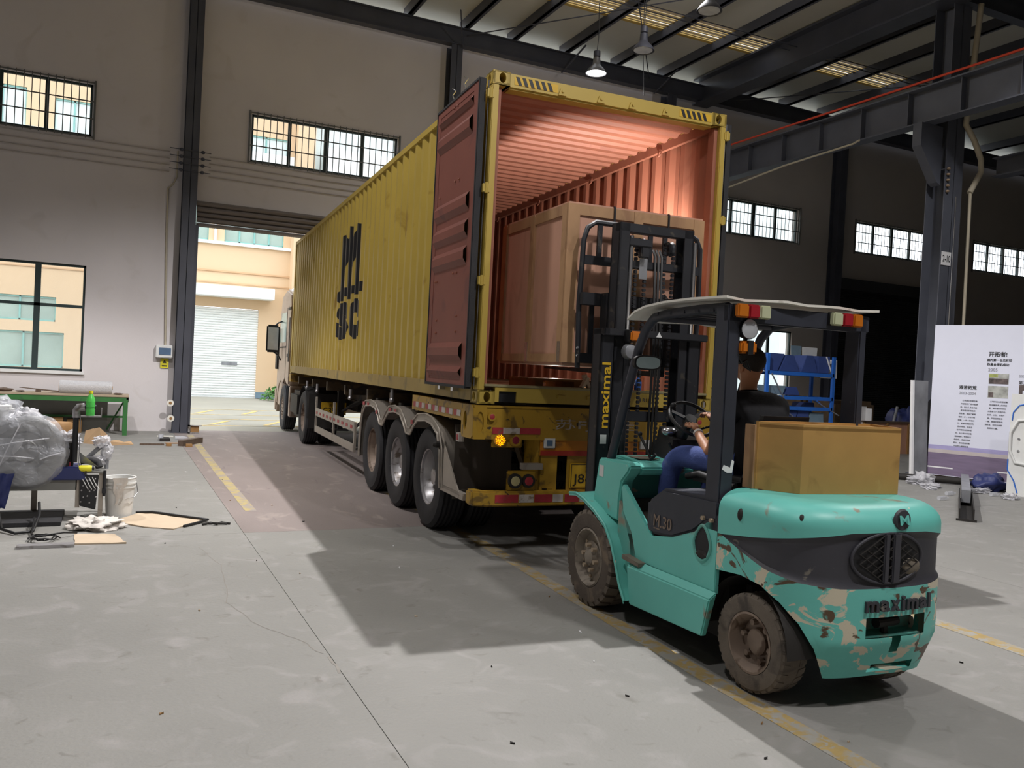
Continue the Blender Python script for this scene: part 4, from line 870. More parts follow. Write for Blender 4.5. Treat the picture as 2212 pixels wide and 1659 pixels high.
# counterweight shell
GC, GW = .965, .565
def plan():
    P_ = []
    for k in range(10): P_.append((GC-GW, -2.95-.025*k))
    e = 2/3.0
    for k in range(81):
        a = PI*k/80; c_, s_ = math.cos(a), math.sin(a)
        P_.append((GC-GW*math.copysign(abs(c_)**e, c_), -3.20-.44*abs(s_)**e))
    for k in range(9,-1,-1): P_.append((GC+GW, -2.95-.025*k))
    # resample evenly
    L_ = [0]
    for i in range(1,len(P_)): L_.append(L_[-1]+math.dist(P_[i],P_[i-1]))
    N_ = 110; out = []; j = 0
    for k in range(N_+1):
        d = L_[-1]*k/N_
        while j < len(L_)-2 and L_[j+1] < d: j += 1
        t = (d-L_[j])/max(1e-9,(L_[j+1]-L_[j])); out.append((P_[j][0]+(P_[j+1][0]-P_[j][0])*t, P_[j][1]+(P_[j+1][1]-P_[j][1])*t, min(d, L_[-1]-d)))
    return out
PL = plan()
def itp(tab, d):
    if d <= tab[0][0]: return tab[0][1]
    for (a,va),(b_,vb) in zip(tab, tab[1:]):
        if d <= b_: return va+(vb-va)*(d-a)/(b_-a)
    return tab[-1][1]
zb = [(0,.595),(.22,.615),(.38,.60),(.50,.54),(.60,.45),(.68,.33),(.74,.17),(2,.17)]
bl = [(0,.795),(.04,.795),(.2,.745),(.4,.69),(.6,.655),(.8,.64),(1.2,.635)]
bh = [(0,.80),(.04,.80),(.3,.835),(.6,.885),(.85,.92),(1.2,.925)]
CZ = 1.085
def cwp(i, z, inset=0):
    x, y, d = PL[i]; k = 1-inset/.5
    low = max(0,(.36-z))*.30; ins = inset+low
    cx_, cy_ = GC, -3.05
    v = Vector((x-cx_, y-cy_)); L_ = v.length; v = v*(1-ins/L_) if y < -3.15 else Vector((v.x*(1-ins/GW), v.y))
    return (cx_+v.x, cy_+v.y, z)
def rows_between(f0, f1, n, ins=lambda t,i: 0):
    return [[cwp(i, f0(i)*(1-t)+f1(i)*t, ins(t,i)) for i in range(len(PL))] for t in [k/n for k in range(n+1)]]
fb = lambda i: itp(zb,PL[i][2]); fl_ = lambda i: itp(bl,PL[i][2]); fh = lambda i: itp(bh,PL[i][2])
lower = rows_between(fb, fl_, 22)
b = B(); n = len(PL)
skirt = [[(GC+(p[0]-GC)*.84, -3.0+(p[1]+3.0)*.86 if p[1]<-3.2 else p[1], p[2]+.02) for p in lower[0]]]
b.add([p for r in skirt+lower for p in r], [])
def hole(x,z): return (.82<x<1.25 and .385<z<.495) or (1.0<x<1.07 and .29<z<.40) or (.90<x<1.20 and .20<z<.235)
for i in range(len(lower)):
    for k in range(n-1):
        a = (skirt+lower)
        c = [a[i][k],a[i][k+1],a[i+1][k+1],a[i+1][k]]; xm = sum(p[0] for p in c)/4; zm = sum(p[2] for p in c)/4; ym = sum(p[1] for p in c)/4
        if i>0 and ym < -3.4 and hole(xm,zm): continue
        b.f.append((i*n+k,i*n+k+1,(i+1)*n+k+1,(i+1)*n+k))
cw = obj('counterweight', b, 'teal_worn', fl, smooth=40)
up = rows_between(fh, lambda i: .94, 4)
for k in range(1,9):
    a = PI/2*k/8; up.append([cwp(i, .94+.112*math.sin(a), .15*(1-math.cos(a))) for i in range(n)])
b = B().grid(up); m0 = len(up)-1
b.f.append(tuple(m0*n+k for k in range(n)))
obj('counterweight_top', b, 'teal', cw, smooth=50)
band = rows_between(fl_, fh, 10, lambda t,i: .016*min(1,PL[i][2]*6)*(1 if .04<t<.96 else 0))
obj('rear_band', B().grid(band), 'charcoal', cw, smooth=40)
obj('pocket_lining', B().box(.80,1.27,-3.50,-3.47,.20,.51).box(.82,1.25,-3.60,-3.47,.372,.380), 'teal_dusty', cw)
obj('tow_pin', B().cyl((1.03,-3.56,.28),(1.03,-3.56,.48),.02,10).cyl((.95,-3.58,.44),(1.11,-3.56,.44),.026,12), 'chassis_black', cw)
# rear grille
def ry(x, z=.75):  # rear surface y at x
    t = min(.999,abs(x-GC)/GW); return -3.20-.44*(1-t**3)**(1/3)
gx, gz, gw, gh = .955, .79, .235, .128
rim_ = []
for k in range(40):
    a = 2*PI*k/40; x_ = gx+gw*math.cos(a); rim_.append((x_, ry(x_)+.006, gz+gh*math.sin(a)))
obj('grille_rim', B().tube(rim_, .009, 8, closed=True), 'charcoal', cw, smooth=50)
b = B(); b.add([(gx,ry(gx)+.004,gz)]+[(gx+gw*math.cos(2*PI*k/40), ry(gx+gw*math.cos(2*PI*k/40))+.006, gz+gh*math.sin(2*PI*k/40)) for k in range(40)], [(0,1+k,1+(k+1)%40) for k in range(40)])
obj('grille_opening_shade', b, 'ink', cw)  # flat black disc painted in as the shade inside the grille
b = B()
for k in range(-7,8):
    for sl_ in (1,-1):
        pts = []
        for j in range(13):
            u_2 = -1+j/6; x_ = gx+u_2*gw; z_ = gz+sl_*u_2*gw*.62+k*.048
            if ((x_-gx)/gw)**2+((z_-gz)/gh)**2 < .97: pts.append((x_, ry(x_)-.004, z_))
        if len(pts)>1: b.tube(pts,.0035,5)
obj('grille_mesh', b, 'chassis_black', cw)
obj('grille_bar', B().box(gx+.015,gx+.065,-3.655,-3.63,gz-gh,gz+gh).box(gx-.045,gx-.01,-3.655,-3.63,gz-gh,gz+gh), 'charcoal', cw, bevel=.006)
obj('dirt_patch', B().ball((gx+.16,ry(gx+.16)+.012,gz-.05),(.07,.018,.045)), 'floor_plate', cw, smooth=60)
eb = obj('round_emblem', B().lathe([(.01,-.012),(.05,-.012),(.058,0)],(1.03,ry(1.03)+.006,.985),'y',24), 'charcoal', cw, smooth=40)
text('lettering', 'M', 'teal', eb, (1.03,ry(1.03)-.008,.985), (1,.10,0), (0,.2,1), w=.07, h=.05, bold=.02, lift=.006)
cs_ = obj('raised_lettering', B(), 'charcoal', cw)
xs_l = .81
for k,ch in enumerate('maximal'):
    wd = {'m':.085,'i':.022,'l':.022}.get(ch,.06); hh = .058; xc = xs_l+wd/2; xs_l += wd+.012
    zc = .548+(.008 if ch in 'il' else 0)
    text('letter', ch, 'charcoal', cs_, (xc, ry(xc)-.002, zc), (1, (ry(xc+.02)-ry(xc-.02))/.04, 0), (0,0,1), w=wd, h=hh+(.02 if ch in 'il' else 0), bold=.03, ext=.006, lift=.004)
for (x_,y_,z_) in ((GC-GW,-3.14,.935),(GC-.47,-3.50,.965)): obj('lifting_eye', B().ball((x_+.005,y_,z_),(.02,.02,.035)), 'chassis_black', cw, smooth=50)
# side panels, sill, hood, cowl, fender - both sides
for s in (-1,1):
    a, c = mx(.40,s), mx(.43,s)
    side = [(-2.02,.45),(-2.95,.45),(-2.95,.86),(-2.90,.865),(-2.84,.84),(-2.72,.76),(-2.5,.685),(-2.27,.645),(-2.22,.68),(-1.89,.92),(-1.86,.90),(-1.90,.72),(-2.0,.55)]
    sd = obj('side_panel', B().prism(side,'x',a,c), 'teal', fl, bevel=.005)
    if s<0 or True:
        ring = []
        for k in range(26):
            t = 2*PI*k/26; w_ = .082 if math.sin(t)<0 else .082*(1-.35*abs(math.sin(t)))
            ring.append((mx(.398,s), -2.815+w_*math.cos(t), .715+.10*math.sin(t)))
        obj('opening_rim', B().tube(ring,.010,6,closed=True), 'teal_dusty', sd, smooth=50)
        b = B().add([(mx(.396,s),-2.815,.715)]+ring,[(0,1+k,1+(k+1)%26) for k in range(26)]); obj('opening_shade', b, 'ink', sd)  # black disc gives the side hole its inner shade
        obj('debris_lump', B().lump((mx(.395,s),-2.82,.645),(.010,.05,.022),3), 'chassis_black', sd, smooth=60)
    # sill box with sloped top
    b = B(); x0, x1, x2 = mx(.40,s), mx(.345,s), mx(.36,s)
    b.add([(x0,-2.07,.455),(x1,-2.07,.41),(x2,-2.10,.16),(x0,-2.10,.16),(x0,-2.98,.47),(x1,-2.98,.43),(x2,-2.90,.20),(x0,-2.90,.20)],[(0,1,2,3),(7,6,5,4),(0,4,5,1),(1,5,6,2),(2,6,7,3),(3,7,4,0)])
    obj('sill', b, 'teal_dusty' if False else 'teal', fl, bevel=.008)
    obj('step_plate', B().prism([(-2.0,.47),(-2.22,.455),(-2.22,.43),(-2.0,.44)],'x',mx(.345,s),mx(.45,s)), 'floor_plate', fl, bevel=.004)
    # wheel-arch liner behind
    arcp = [] if s>0 else [(-3.2+.34*math.cos(t), .27+.34*math.sin(t)) for t in [PI*k/14 for k in range(15)]]
    if arcp: obj('wheel_arch', B().grid([[(mx(.42,s),p[0],p[1]) for p in arcp],[(mx(.72,s),p[0],p[1]) for p in arcp]]), 'chassis_black', fl, smooth=50)
    # cowl leg
    cowl = [(-1.52,1.06),(-1.46,.76),(-1.50,.70),(-1.74,.66),(-1.83,.66),(-1.83,.80),(-1.85,.93),(-1.93,1.00),(-1.96,1.045),(-1.93,1.07)]
    obj('cowl_side', B().prism(cowl,'x',mx(.40,s),mx(.50,s)), 'teal', fl, bevel=.012)
    # fender sheet over the front wheel
    fp = [(-1.22,.76),(-1.33,.775),(-1.45,.755),(-1.62,.70),(-1.78,.625),(-1.88,.52),(-1.95,.40),(-2.01,.28),(-2.09,.18)]
    P_ = []
    for i in range(len(fp)-1):
        for k in range(4): t = k/4; P_.append((fp[i][0]*(1-t)+fp[i+1][0]*t, fp[i][1]*(1-t)+fp[i+1][1]*t))
    P_.append(fp[-1])
    out_ = [(mx(.325,s),p[0],p[1]-.02) for p in P_]; o2 = [(mx(.33,s),p[0],p[1]) for p in P_]; i2 = [(mx(.58,s),p[0]-.02,p[1]+.015) for p in P_]
    obj('fender', B().grid([out_,o2,i2]).tube([(mx(.33,s),p[0],p[1]) for p in P_],.010,6), 'teal', fl, smooth=50)
    obj('fender_side', B().prism([(-1.84,.58),(-1.84,.80),(-2.02,.62),(-2.10,.45),(-2.10,.18),(-1.98,.36)],'x',mx(.40,s),mx(.42,s)), 'teal_dusty', fl)
    obj('entry_wall', B().prism([(-1.84,.60),(-1.90,.62),(-2.26,.645),(-1.98,.98),(-1.9,.98),(-1.84,.8)],'x',mx(.46,s),mx(.47,s)) if False else B().hexa([(mx(.43,s),-2.26,.46),(mx(.45,s),-2.26,.46),(mx(.45,s),-1.8,.46),(mx(.43,s),-1.8,.46),(mx(.43,s),-2.26,.62),(mx(.45,s),-2.26,.62),(mx(.45,s),-1.84,.62),(mx(.43,s),-1.84,.62)]), 'teal_dusty', fl)
# cut the entry: replace upper triangle of side panel by slanted floor and pedals
obj('floor_plate', B().box(.44,1.42,-2.25,-1.60,.50,.52).hexa([(.44,-1.78,.52),(1.42,-1.78,.52),(1.42,-1.58,.52),(.44,-1.58,.52),(.44,-1.66,.78),(1.42,-1.66,.78),(1.42,-1.58,.78),(.44,-1.58,.78)]), 'floor_plate', fl)
obj('pedal', B().hexa([(.74,-1.86,.56),(.82,-1.86,.56),(.82,-1.78,.56),(.74,-1.78,.56),(.74,-1.78,.66),(.82,-1.78,.66),(.82,-1.76,.66),(.74,-1.76,.66)]), 'hose_black', fl); obj('pedal', B().box(1.0,1.08,-1.84,-1.80,.60,.68), 'hose_black', fl)
dsh = obj('dashboard', B().prism([(-1.46,.90),(-1.50,1.06),(-1.58,1.085),(-1.88,1.07),(-1.94,1.035),(-1.92,.985),(-1.66,.96),(-1.6,.7),(-1.55,.7)],'x',.50,1.36), 'teal', fl, bevel=.012)
obj('dash_label', B().box(.56,.72,-1.82,-1.62,1.082,1.086), 'floor_plate', dsh); obj('dash_label', B().box(.98,1.16,-1.84,-1.68,1.080,1.085), 'floor_plate', dsh)
obj('lever_boot', B().box(.80,.93,-1.90,-1.74,1.074,1.09), 'ink', dsh)
obj('sticker', B().box(.397,.40,-1.60,-1.54,.93,1.01), 'panel_white', fl)
hood = [(-2.24,.655),(-2.20,.70),(-2.20,.86),(-2.27,.90),(-2.38,.965),(-2.95,.985),(-2.95,.86),(-2.84,.835),(-2.72,.755),(-2.5,.675)]
hd_ = obj('hood', B().prism(hood,'x',.395,1.465), 'navy_plastic', fl, bevel=.02)
text('lettering', 'M.30', 'rim_rust', hd_, (.395,-2.40,.755), (0,-1,0), (0,0,1), w=.20, h=.075, ext=.002, lift=.004)
obj('underline', B().box(.392,.395,-2.37,-2.30,.700,.708), 'rim_rust', hd_)
obj('chassis_tunnel', B().box(.62,1.24,-3.0,-1.0,.12,.50).box(.50,1.36,-2.95,-2.24,.30,.66), 'chassis_black', fl)
obj('front_axle', B().cyl((.5,-1.53,.34),(1.36,-1.53,.34),.09,16), 'chassis_black', fl, smooth=40)
obj('steer_axle', B().cyl((.55,-3.21,.27),(1.31,-3.21,.27),.05,12).box(.6,1.26,-3.3,-3.12,.2,.36), 'chassis_black', fl)
# wheels with lugged tyres
def fork_wheel(x, y, r, w, rim, s, lugs, drive, yaw=0):
    M_ = Matrix.Translation((x,y,r))@Matrix.Rotation(yaw,4,'Z')@Matrix.Translation((-x,-y,-r))
    b = B(); h = w/2
    b.lathe([(rim,-h*.8),(rim*1.08,-h*.95),(r*.80,-h),(r*.90,-h*.97),(r*.955,-h*.80),(r*.965,0),(r*.955,h*.80),(r*.90,h*.97),(r*.80,h),(rim*1.08,h*.95),(rim,h*.8)],(x,y,r),'x',52,cap=False).xf(M_)
    ty = obj('tyre', b, 'rubber_side' if drive else 'dusty_rubber', fl, smooth=35)
    lb = B()
    for k in range(lugs):
        for q in (-1,1):
            a = 2*PI*(k+(.5 if q>0 else 0))/lugs; da = 2*PI/lugs*.33
            def pt(t,rr,xx): return (x+xx, y+rr*math.cos(t), r+rr*math.sin(t))
            xo, xi = q*h*(.97 if drive else .94), q*h*(.06 if drive else .35); sk = .5*da; rk_, rk2 = (.985,1.0) if drive else (.965,.975)
            lb.add([pt(a-da,r*.90,xo),pt(a+da,r*.90,xo),pt(a+da+sk,r*.95,xi),pt(a-da+sk,r*.95,xi),pt(a-da,r*rk_,xo*.93),pt(a+da,r*rk_,xo*.93),pt(a+da+sk,r*rk2,xi),pt(a-da+sk,r*rk2,xi)],[(0,3,2,1),(4,5,6,7),(0,1,5,4),(1,2,6,5),(2,3,7,6),(3,0,4,7)])
    lb.xf(M_); t_ = obj('tread_lugs', lb, 'dusty_rubber', ty); t_['kind'] = 'stuff'
    if drive: pr = [(rim*1.02,-s*h*.5),(rim*.97,s*h*.55),(rim*1.05,s*h*.93),(rim*.99,s*h*.98),(rim*.90,s*h*.70),(rim*.86,s*h*.42),(rim*.60,s*h*.50),(rim*.55,s*h*.62),(rim*.32,s*h*.64),(rim*.28,s*h*.90),(rim*.16,s*h*.98),(.01,s*h*1.0)]
    else: pr = [(rim*1.02,-s*h*.5),(rim*.97,s*h*.6),(rim*1.05,s*h*.95),(rim*.97,s*h*.96),(rim*.86,s*h*.5),(rim*.80,s*h*.05),(rim*.48,s*h*.0),(rim*.45,s*h*.35),(rim*.38,s*h*.42),(.01,s*h*.44)]
    rm = obj('rim', B().lathe(pr,(x,y,r),'x',36).xf(M_), 'dusty_rim' if drive else 'rim_rust', fl, smooth=35)
    nb = B(); N_ = 6
    for k in range(N_):
        a = 2*PI*k/N_+.2; q = rim*(.44 if drive else .66); z0 = s*h*(.62 if drive else .03)
        nb.cyl((x+z0,y+q*math.cos(a),r+q*math.sin(a)),(x+z0+s*.035,y+q*math.cos(a),r+q*math.sin(a)),.017,6)
        if drive:
            a += PI/N_; q = rim*.72; nb.cyl((x+s*h*.44,y+q*math.cos(a),r+q*math.sin(a)),(x+s*h*.55,y+q*math.cos(a),r+q*math.sin(a)),.013,6)
    obj('lug_nuts', nb.xf(M_), 'bench_top' if drive else 'rim_rust', rm)['kind'] = 'stuff'
for s,x_ in ((-1,.435),(1,1.425)):
    fork_wheel(x_, -1.545, .345, .21, .20, s, 24, True)
for s,x_ in ((-1,.505),(1,1.27)):
    fork_wheel(x_, -3.235, .268, .175, .155, s, 30, False, yaw=.06)
# seat
st = obj('seat', B().box(.70,1.16,-2.74,-2.18,.99,1.075), 'seat_vinyl', fl, bevel=.03)
obj('seat_back', B().hexa([(.71,-2.80,1.05),(1.15,-2.80,1.05),(1.15,-2.70,1.05),(.71,-2.70,1.05),(.73,-2.88,1.46),(1.13,-2.88,1.46),(1.13,-2.78,1.46),(.73,-2.78,1.46)]), 'seat_vinyl', fl, bevel=.03)
for x_ in (.68,1.18): obj('seat_rail', B().tube([(x_,-2.72,1.02),(x_,-2.35,1.05),(x_,-2.22,1.02)],.022,8), 'hose_black', fl, smooth=50)
# steering column, wheel, levers
sc = Vector((.93,-1.87,1.375)); nrm = Vector((0,-.66,.75)).normalized(); ax1 = Vector((1,0,0)); ax2 = nrm.cross(ax1)
swl = obj('steering_wheel', B().tube([sc+ax1*.165*math.cos(2*PI*k/36)+ax2*.165*math.sin(2*PI*k/36) for k in range(36)],.013,10,closed=True), 'hose_black', fl, smooth=60)
sp_ = B()
for a in (.5,2.65,4.7): sp_.beam(sc-nrm*.015, sc+ax1*.16*math.cos(a)+ax2*.16*math.sin(a)-nrm*.0, .03,.012, up=nrm)
sp_.cyl(sc-nrm*.05, sc+nrm*.005, .045, 14); obj('spokes', sp_, 'seat_vinyl', swl)
obj('spinner_knob', B().ball(sc+ax1*-.12+ax2*.10+nrm*.03,.022,10,7), 'hose_black', swl, smooth=60)
obj('steering_column', B().tube([sc-nrm*.04, sc-nrm*.22, (.93,-1.72,1.05)],[.035,.05,.07],14).hexa([(.80,-1.84,1.06),(1.10,-1.84,1.06),(1.08,-1.56,1.06),(.82,-1.56,1.06),(.83,-1.80,1.22),(1.07,-1.80,1.22),(1.06,-1.60,1.30),(.84,-1.60,1.30)]), 'seat_vinyl', fl, smooth=40)
obj('gauge_pod', B().ball((.86,-1.70,1.27),(.06,.05,.035),14,8), 'chrome', fl, smooth=60)
obj('control_lever', B().tube([(.66,-1.80,1.08),(.64,-1.76,1.16),(.62,-1.70,1.24)],.010,8).ball((.62,-1.70,1.25),.018,8,6), 'hose_black', fl, smooth=50)
obj('control_lever', B().tube([(.86,-1.82,1.08),(.80,-1.80,1.20)],.010,8).tube([(.98,-1.88,1.30),(1.12,-1.90,1.34)],.008,8), 'hose_black', fl, smooth=50)
obj('hand_brake', B().tube([(.56,-1.66,1.07),(.60,-1.78,1.02),(.66,-1.86,1.12)],.012,8), 'hose_black', fl, smooth=50)
# overhead guard
gp = [(-1.60,1.06),(-1.69,1.30),(-1.80,1.60),(-1.90,1.84),(-1.98,1.97),(-2.08,2.045),(-2.25,2.065),(-2.6,2.075),(-2.86,2.075)]
for s in (-1,1):
    x_ = mx(.455,s); pts = []; pw_ = .045 if s<0 else .028
    for i in range(len(gp)-1):
        for k in range(3): t = k/3; pts.append((x_,gp[i][0]*(1-t)+gp[i+1][0]*t,gp[i][1]*(1-t)+gp[i+1][1]*t))
    pts.append((x_,gp[-1][0],gp[-1][1]))
    obj('front_pillar', B().tube(pts,.032,10), 'guard_steel', fl, smooth=50)
    obj('rear_pillar', B().hexa([(x_-pw_,-2.93,.80),(x_+pw_,-2.93,.80),(x_+pw_,-2.79,.80),(x_-pw_,-2.79,.80),(x_-pw_,-2.93,2.09),(x_+pw_,-2.93,2.09),(x_+pw_,-2.81,2.09),(x_-pw_,-2.81,2.09)]), 'guard_steel', fl, bevel=.008)
    obj('pillar_foot', B().box(x_-.055,x_+.055,-2.955,-2.76,.80,.90), 'guard_steel', fl, bevel=.006)
    for y_ in (-2.90,-2.82): obj('bolt', B().cyl((mx(.40,s),y_,.86),(mx(.38,s),y_,.86),.014,6), 'bench_top', fl)
obj('paint_mark', B().prism([(.42,1.155),(.455,1.135),(.49,1.135),(.50,1.20),(.485,1.21),(.475,1.165),(.43,1.18)],'y',-2.932,-2.9305), 'white_plain', fl)
obj('rear_header', B().box(.41,1.45,-2.93,-2.88,1.99,2.09), 'guard_steel', fl, bevel=.006)
for k in range(5): obj('roof_bar', B().box(.42,1.44,-2.15-.15*k-.02,-2.15-.15*k+.02,2.055,2.075), 'guard_steel', fl)
obj('front_header', B().cyl((.455,-2.10,2.05),(1.405,-2.10,2.05),.028,10), 'guard_steel', fl, smooth=50)
can = []
cprof = [(-1.86,2.035),(-1.95,2.075),(-2.08,2.11),(-2.3,2.13),(-2.6,2.125),(-2.95,2.115)]
rows = []
for j in range(9):
    x_ = .375+.1388*j*1.0; rows.append([(x_, p[0]+(.02*math.sin(j*1.3)), p[1]+.006*math.sin(j*2.1+i*1.7)) for i,p in enumerate(cprof)])
rows2 = [[(p[0],p[1],p[2]+.014) for p in r] for r in rows]
b = B().grid(rows).grid(rows2); nn = len(cprof)
b.grid([rows[0],rows2[0]]).grid([rows[-1],rows2[-1]]).grid([[r[0] for r in rows],[r[0] for r in rows2]]).grid([[r[-1] for r in rows],[r[-1] for r in rows2]])
obj('canopy_sheet', b, 'white_sheet', fl, smooth=30)
for (x0,cols) in ((.435,('amber_glass','red_glass','clear_glass')),(1.12,('clear_glass','red_glass','amber_glass'))):
    lb = obj('tail_lamp', B().box(x0,x0+.23,-2.945,-2.93,2.015,2.092), 'hose_black', fl)
    for k,m in enumerate(cols): obj('lens', B().box(x0+k*.077,x0+k*.077+.075,-2.985,-2.945,2.015,2.092), m, lb, bevel=.008)
wl_ = obj('work_light', B().lathe([(.01,.05),(.05,.04),(.06,.0),(.058,-.02)],(.545,-2.93,1.955),'y',20), 'hose_black', fl, smooth=40); obj('lens', B().lathe([(.01,-.028),(.04,-.026),(.055,-.02)],(.545,-2.93,1.955),'y',20), 'lens_grey', wl_, smooth=50)
bc = obj('reversing_buzzer', B().box(.49,.60,-2.96,-2.86,1.815,1.885), 'amber_glass', fl, bevel=.012); obj('buzzer_band', B().box(.53,.565,-2.965,-2.855,1.81,1.89), 'hose_black', bc)
obj('lamp_wiring', B().tube([(.50,-2.9,1.81),(.53,-2.91,1.76),(.57,-2.9,1.78),(.60,-2.9,1.72),(.55,-2.9,1.75)],.008,6).tube([(.55,-2.88,1.98),(.58,-2.88,1.9),(.56,-2.88,1.84)],.006,6), 'hose_black', fl, smooth=50)
for s in (-1,1):
    x_ = mx(.515,s)
    ov = [(x_+.125*math.copysign(abs(math.cos(t))**.6,math.cos(t)), 1.752+.05*math.copysign(abs(math.sin(t))**.7,math.sin(t))) for t in [2*PI*k/28 for k in range(28)]]
    mrr = obj('mirror', B().add([(a,-1.93-.15*(b_-1.752)+.25*(a-x_),b_) for a,b_ in ov]+[(a,-1.90-.15*(b_-1.752)+.25*(a-x_),b_) for a,b_ in ov],[tuple(range(28)),tuple(range(55,27,-1))]+[(k,(k+1)%28,(k+1)%28+28,k+28) for k in range(28)]), 'hose_black', fl); gl_ = [((a-x_)*.88+x_,(b_-1.752)*.80+1.752) for a,b_ in ov]; obj('mirror_glass', B().add([(a,-1.934-.15*(b_-1.752)+.25*(a-x_),b_) for a,b_ in gl_],[tuple(range(28))]), 'mirror_film', mrr)
    obj('mirror_arm', B().tube([(x_-.0,-1.90,1.75),(mx(.455,s),-1.86,1.74)],.012,8), 'hose_black', mrr)
# mast
ms = obj('mast', B().box(.53,.55,-1.22,-1.08,.10,2.01).box(.53,.64,-1.22,-1.20,.10,2.01).box(.53,.64,-1.10,-1.08,.10,2.01).box(1.41,1.43,-1.22,-1.08,.10,2.01).box(1.32,1.43,-1.22,-1.20,.10,2.01).box(1.32,1.43,-1.10,-1.08,.10,2.01), 'mast_steel', fl, bevel=.003)
obj('cross_beam', B().box(.53,1.46,-1.27,-1.22,1.955,2.01).box(.53,.58,-1.27,-1.08,1.96,2.01).box(.6,1.4,-1.24,-1.2,.55,.68), 'mast_steel', ms, bevel=.006)
obj('inner_channel', B().box(.655,.67,-1.20,-1.07,.25,2.83).box(.655,.74,-1.20,-1.185,.25,2.83).box(.655,.74,-1.085,-1.07,.25,2.83), 'mast_steel', ms)
obj('inner_channel', B().box(1.31,1.325,-1.20,-1.07,.25,2.83).box(1.24,1.325,-1.20,-1.185,.25,2.83).box(1.24,1.325,-1.085,-1.07,.25,2.83), 'mast_steel', ms)
for q_ in ((.655,1.325,-1.20,-1.13,2.76,2.83),(.67,1.31,-1.12,-1.06,2.50,2.56),(.67,1.31,-1.12,-1.08,1.3,1.38)): obj('inner_cross', B().box(*q_), 'mast_steel', ms, bevel=.005)
for x_ in (.775,1.355): obj('lift_cylinder', B().cyl((x_,-1.17,.3),(x_,-1.17,1.95),.034,14), 'mast_steel', ms, smooth=50); obj('piston_rod', B().cyl((x_,-1.17,1.95),(x_,-1.17,2.74),.019,14), 'chrome', ms, smooth=50)
obj('rod_bracket', B().box(.74,.95,-1.2,-1.12,2.66,2.72).box(.86,.93,-1.19,-1.13,2.58,2.72), 'mast_steel', ms, bevel=.006)
ch = B()
for x_ in (.86,.945,1.12,1.20):
    z_ = 1.0
    while z_ < 2.70:
        ch.box(x_-.010,x_+.010,-1.115,-1.095,z_,z_+.024); ch.box(x_-.016,x_+.016,-1.11,-1.10,z_+.006,z_+.018); z_ += .034
cc = obj('lift_chain', ch, 'mast_steel', ms); cc['kind'] = 'stuff'
obj('chain_sheave', B().lathe([(.01,-.02),(.06,-.02),(.05,0),(.06,.02),(.01,.02)],(.90,-1.105,2.68),'x',20).lathe([(.01,-.02),(.06,-.02),(.05,0),(.06,.02),(.01,.02)],(1.16,-1.105,2.68),'x',20), 'mast_steel', ms, smooth=40)
for k,x_ in enumerate((1.03,1.06,1.09)): obj('hose', B().tube([(x_,-1.14,.9),(x_+.01,-1.14,1.8),(x_-.01,-1.13,2.6),(x_,-1.08,2.66)],.011,7), 'hose_black', ms, smooth=50)
obj('grease_tag', B().box(.885,.955,-1.125,-1.12,2.42,2.58), 'panel_grey', ms)
for x_ in (.62,1.34): obj('tilt_cylinder', B().cyl((x_,-1.24,.80),(x_,-1.62,.60),.04,12).cyl((x_,-1.24,.86),(x_,-1.18,.90),.05,12), 'mast_steel', ms, smooth=50)
text('lettering', 'maximal', 'plate_yellow', ms, (.585,-1.2215,1.50), (0,0,1), (-1,0,0), w=.50, h=.075, bold=.015, lift=.002)
obj('sticker', B().box(.56,.615,-1.2225,-1.22,1.13,1.20), 'panel_white', ms)
obj('sticker', B().prism([(.98,1.965),(1.03,1.965),(1.005,2.005)],'y',-1.2725,-1.27), 'panel_white', ms)
am_ = obj('turn_signal', B().box(.70,.83,-1.34,-1.27,1.915,2.0), 'hose_black', fl); obj('lens', B().box(.705,.825,-1.365,-1.34,1.92,1.995), 'amber_glass', am_, bevel=.01)
hl = obj('head_lamp', B().lathe([(.01,-.03),(.05,-.02),(.06,.03),(.055,.04)],(.72,-1.33,1.84),'y',18), 'panel_grey', fl, smooth=40)
# carriage, load backrest, forks
cg = obj('carriage', B().box(.50,1.62,-.93,-.88,2.20,2.30).box(.50,1.62,-.93,-.88,1.74,1.82).box(.66,.72,-1.05,-.93,1.75,2.30).box(1.26,1.32,-1.05,-.93,1.75,2.30), 'mast_steel', fl, bevel=.004)
fr_ = [(.52,-.86,1.70),(.505,-.86,2.2),(.52,-.86,2.72),(.55,-.86,2.82),(.62,-.86,2.87),(1.50,-.86,2.87),(1.58,-.86,2.83),(1.62,-.86,2.75),(1.63,-.86,2.2),(1.61,-.86,1.70)]
obj('load_backrest', B().tube(fr_,.022,8).box(.52,1.62,-.875,-.85,2.53,2.60), 'mast_steel', cg, smooth=40)
for (x_,z0,z1) in ((.66,2.58,2.86),(1.13,2.58,2.86),(1.27,2.58,2.86),(.80,2.58,2.86),(1.45,2.58,2.86),(.62,1.80,2.22),(1.50,1.80,2.22)): obj('backrest_bar', B().box(x_-.02,x_+.02,-.87,-.85,z0,z1), 'mast_steel', cg)
for x_ in (.80,1.26): obj('fork', B().box(x_-.06,x_+.06,-.88,-.83,1.68,2.28).hexa([(x_-.06,-.88,1.66),(x_+.06,-.88,1.66),(x_+.05,.28,1.69),(x_-.05,.28,1.69),(x_-.06,-.88,1.705),(x_+.06,-.88,1.705),(x_+.05,.28,1.705),(x_-.05,.28,1.705)]), 'mast_steel', cg)
obj('latch', B().prism([(1.20,2.28),(1.30,2.28),(1.24,2.34)],'y',-.95,-.93), 'chrome', cg)
for (x_,z_) in ((.50,1.86),(.50,1.80)): obj('bolt', B().ball((x_,-.885,z_),.012,6,4), 'chrome', cg)
# dirt and rags on the tray behind the seat
obj('rag_heap', B().lump((.60,-3.02,1.02),(.10,.07,.03),5,.5,2.5), 'chassis_black', fl, smooth=60)
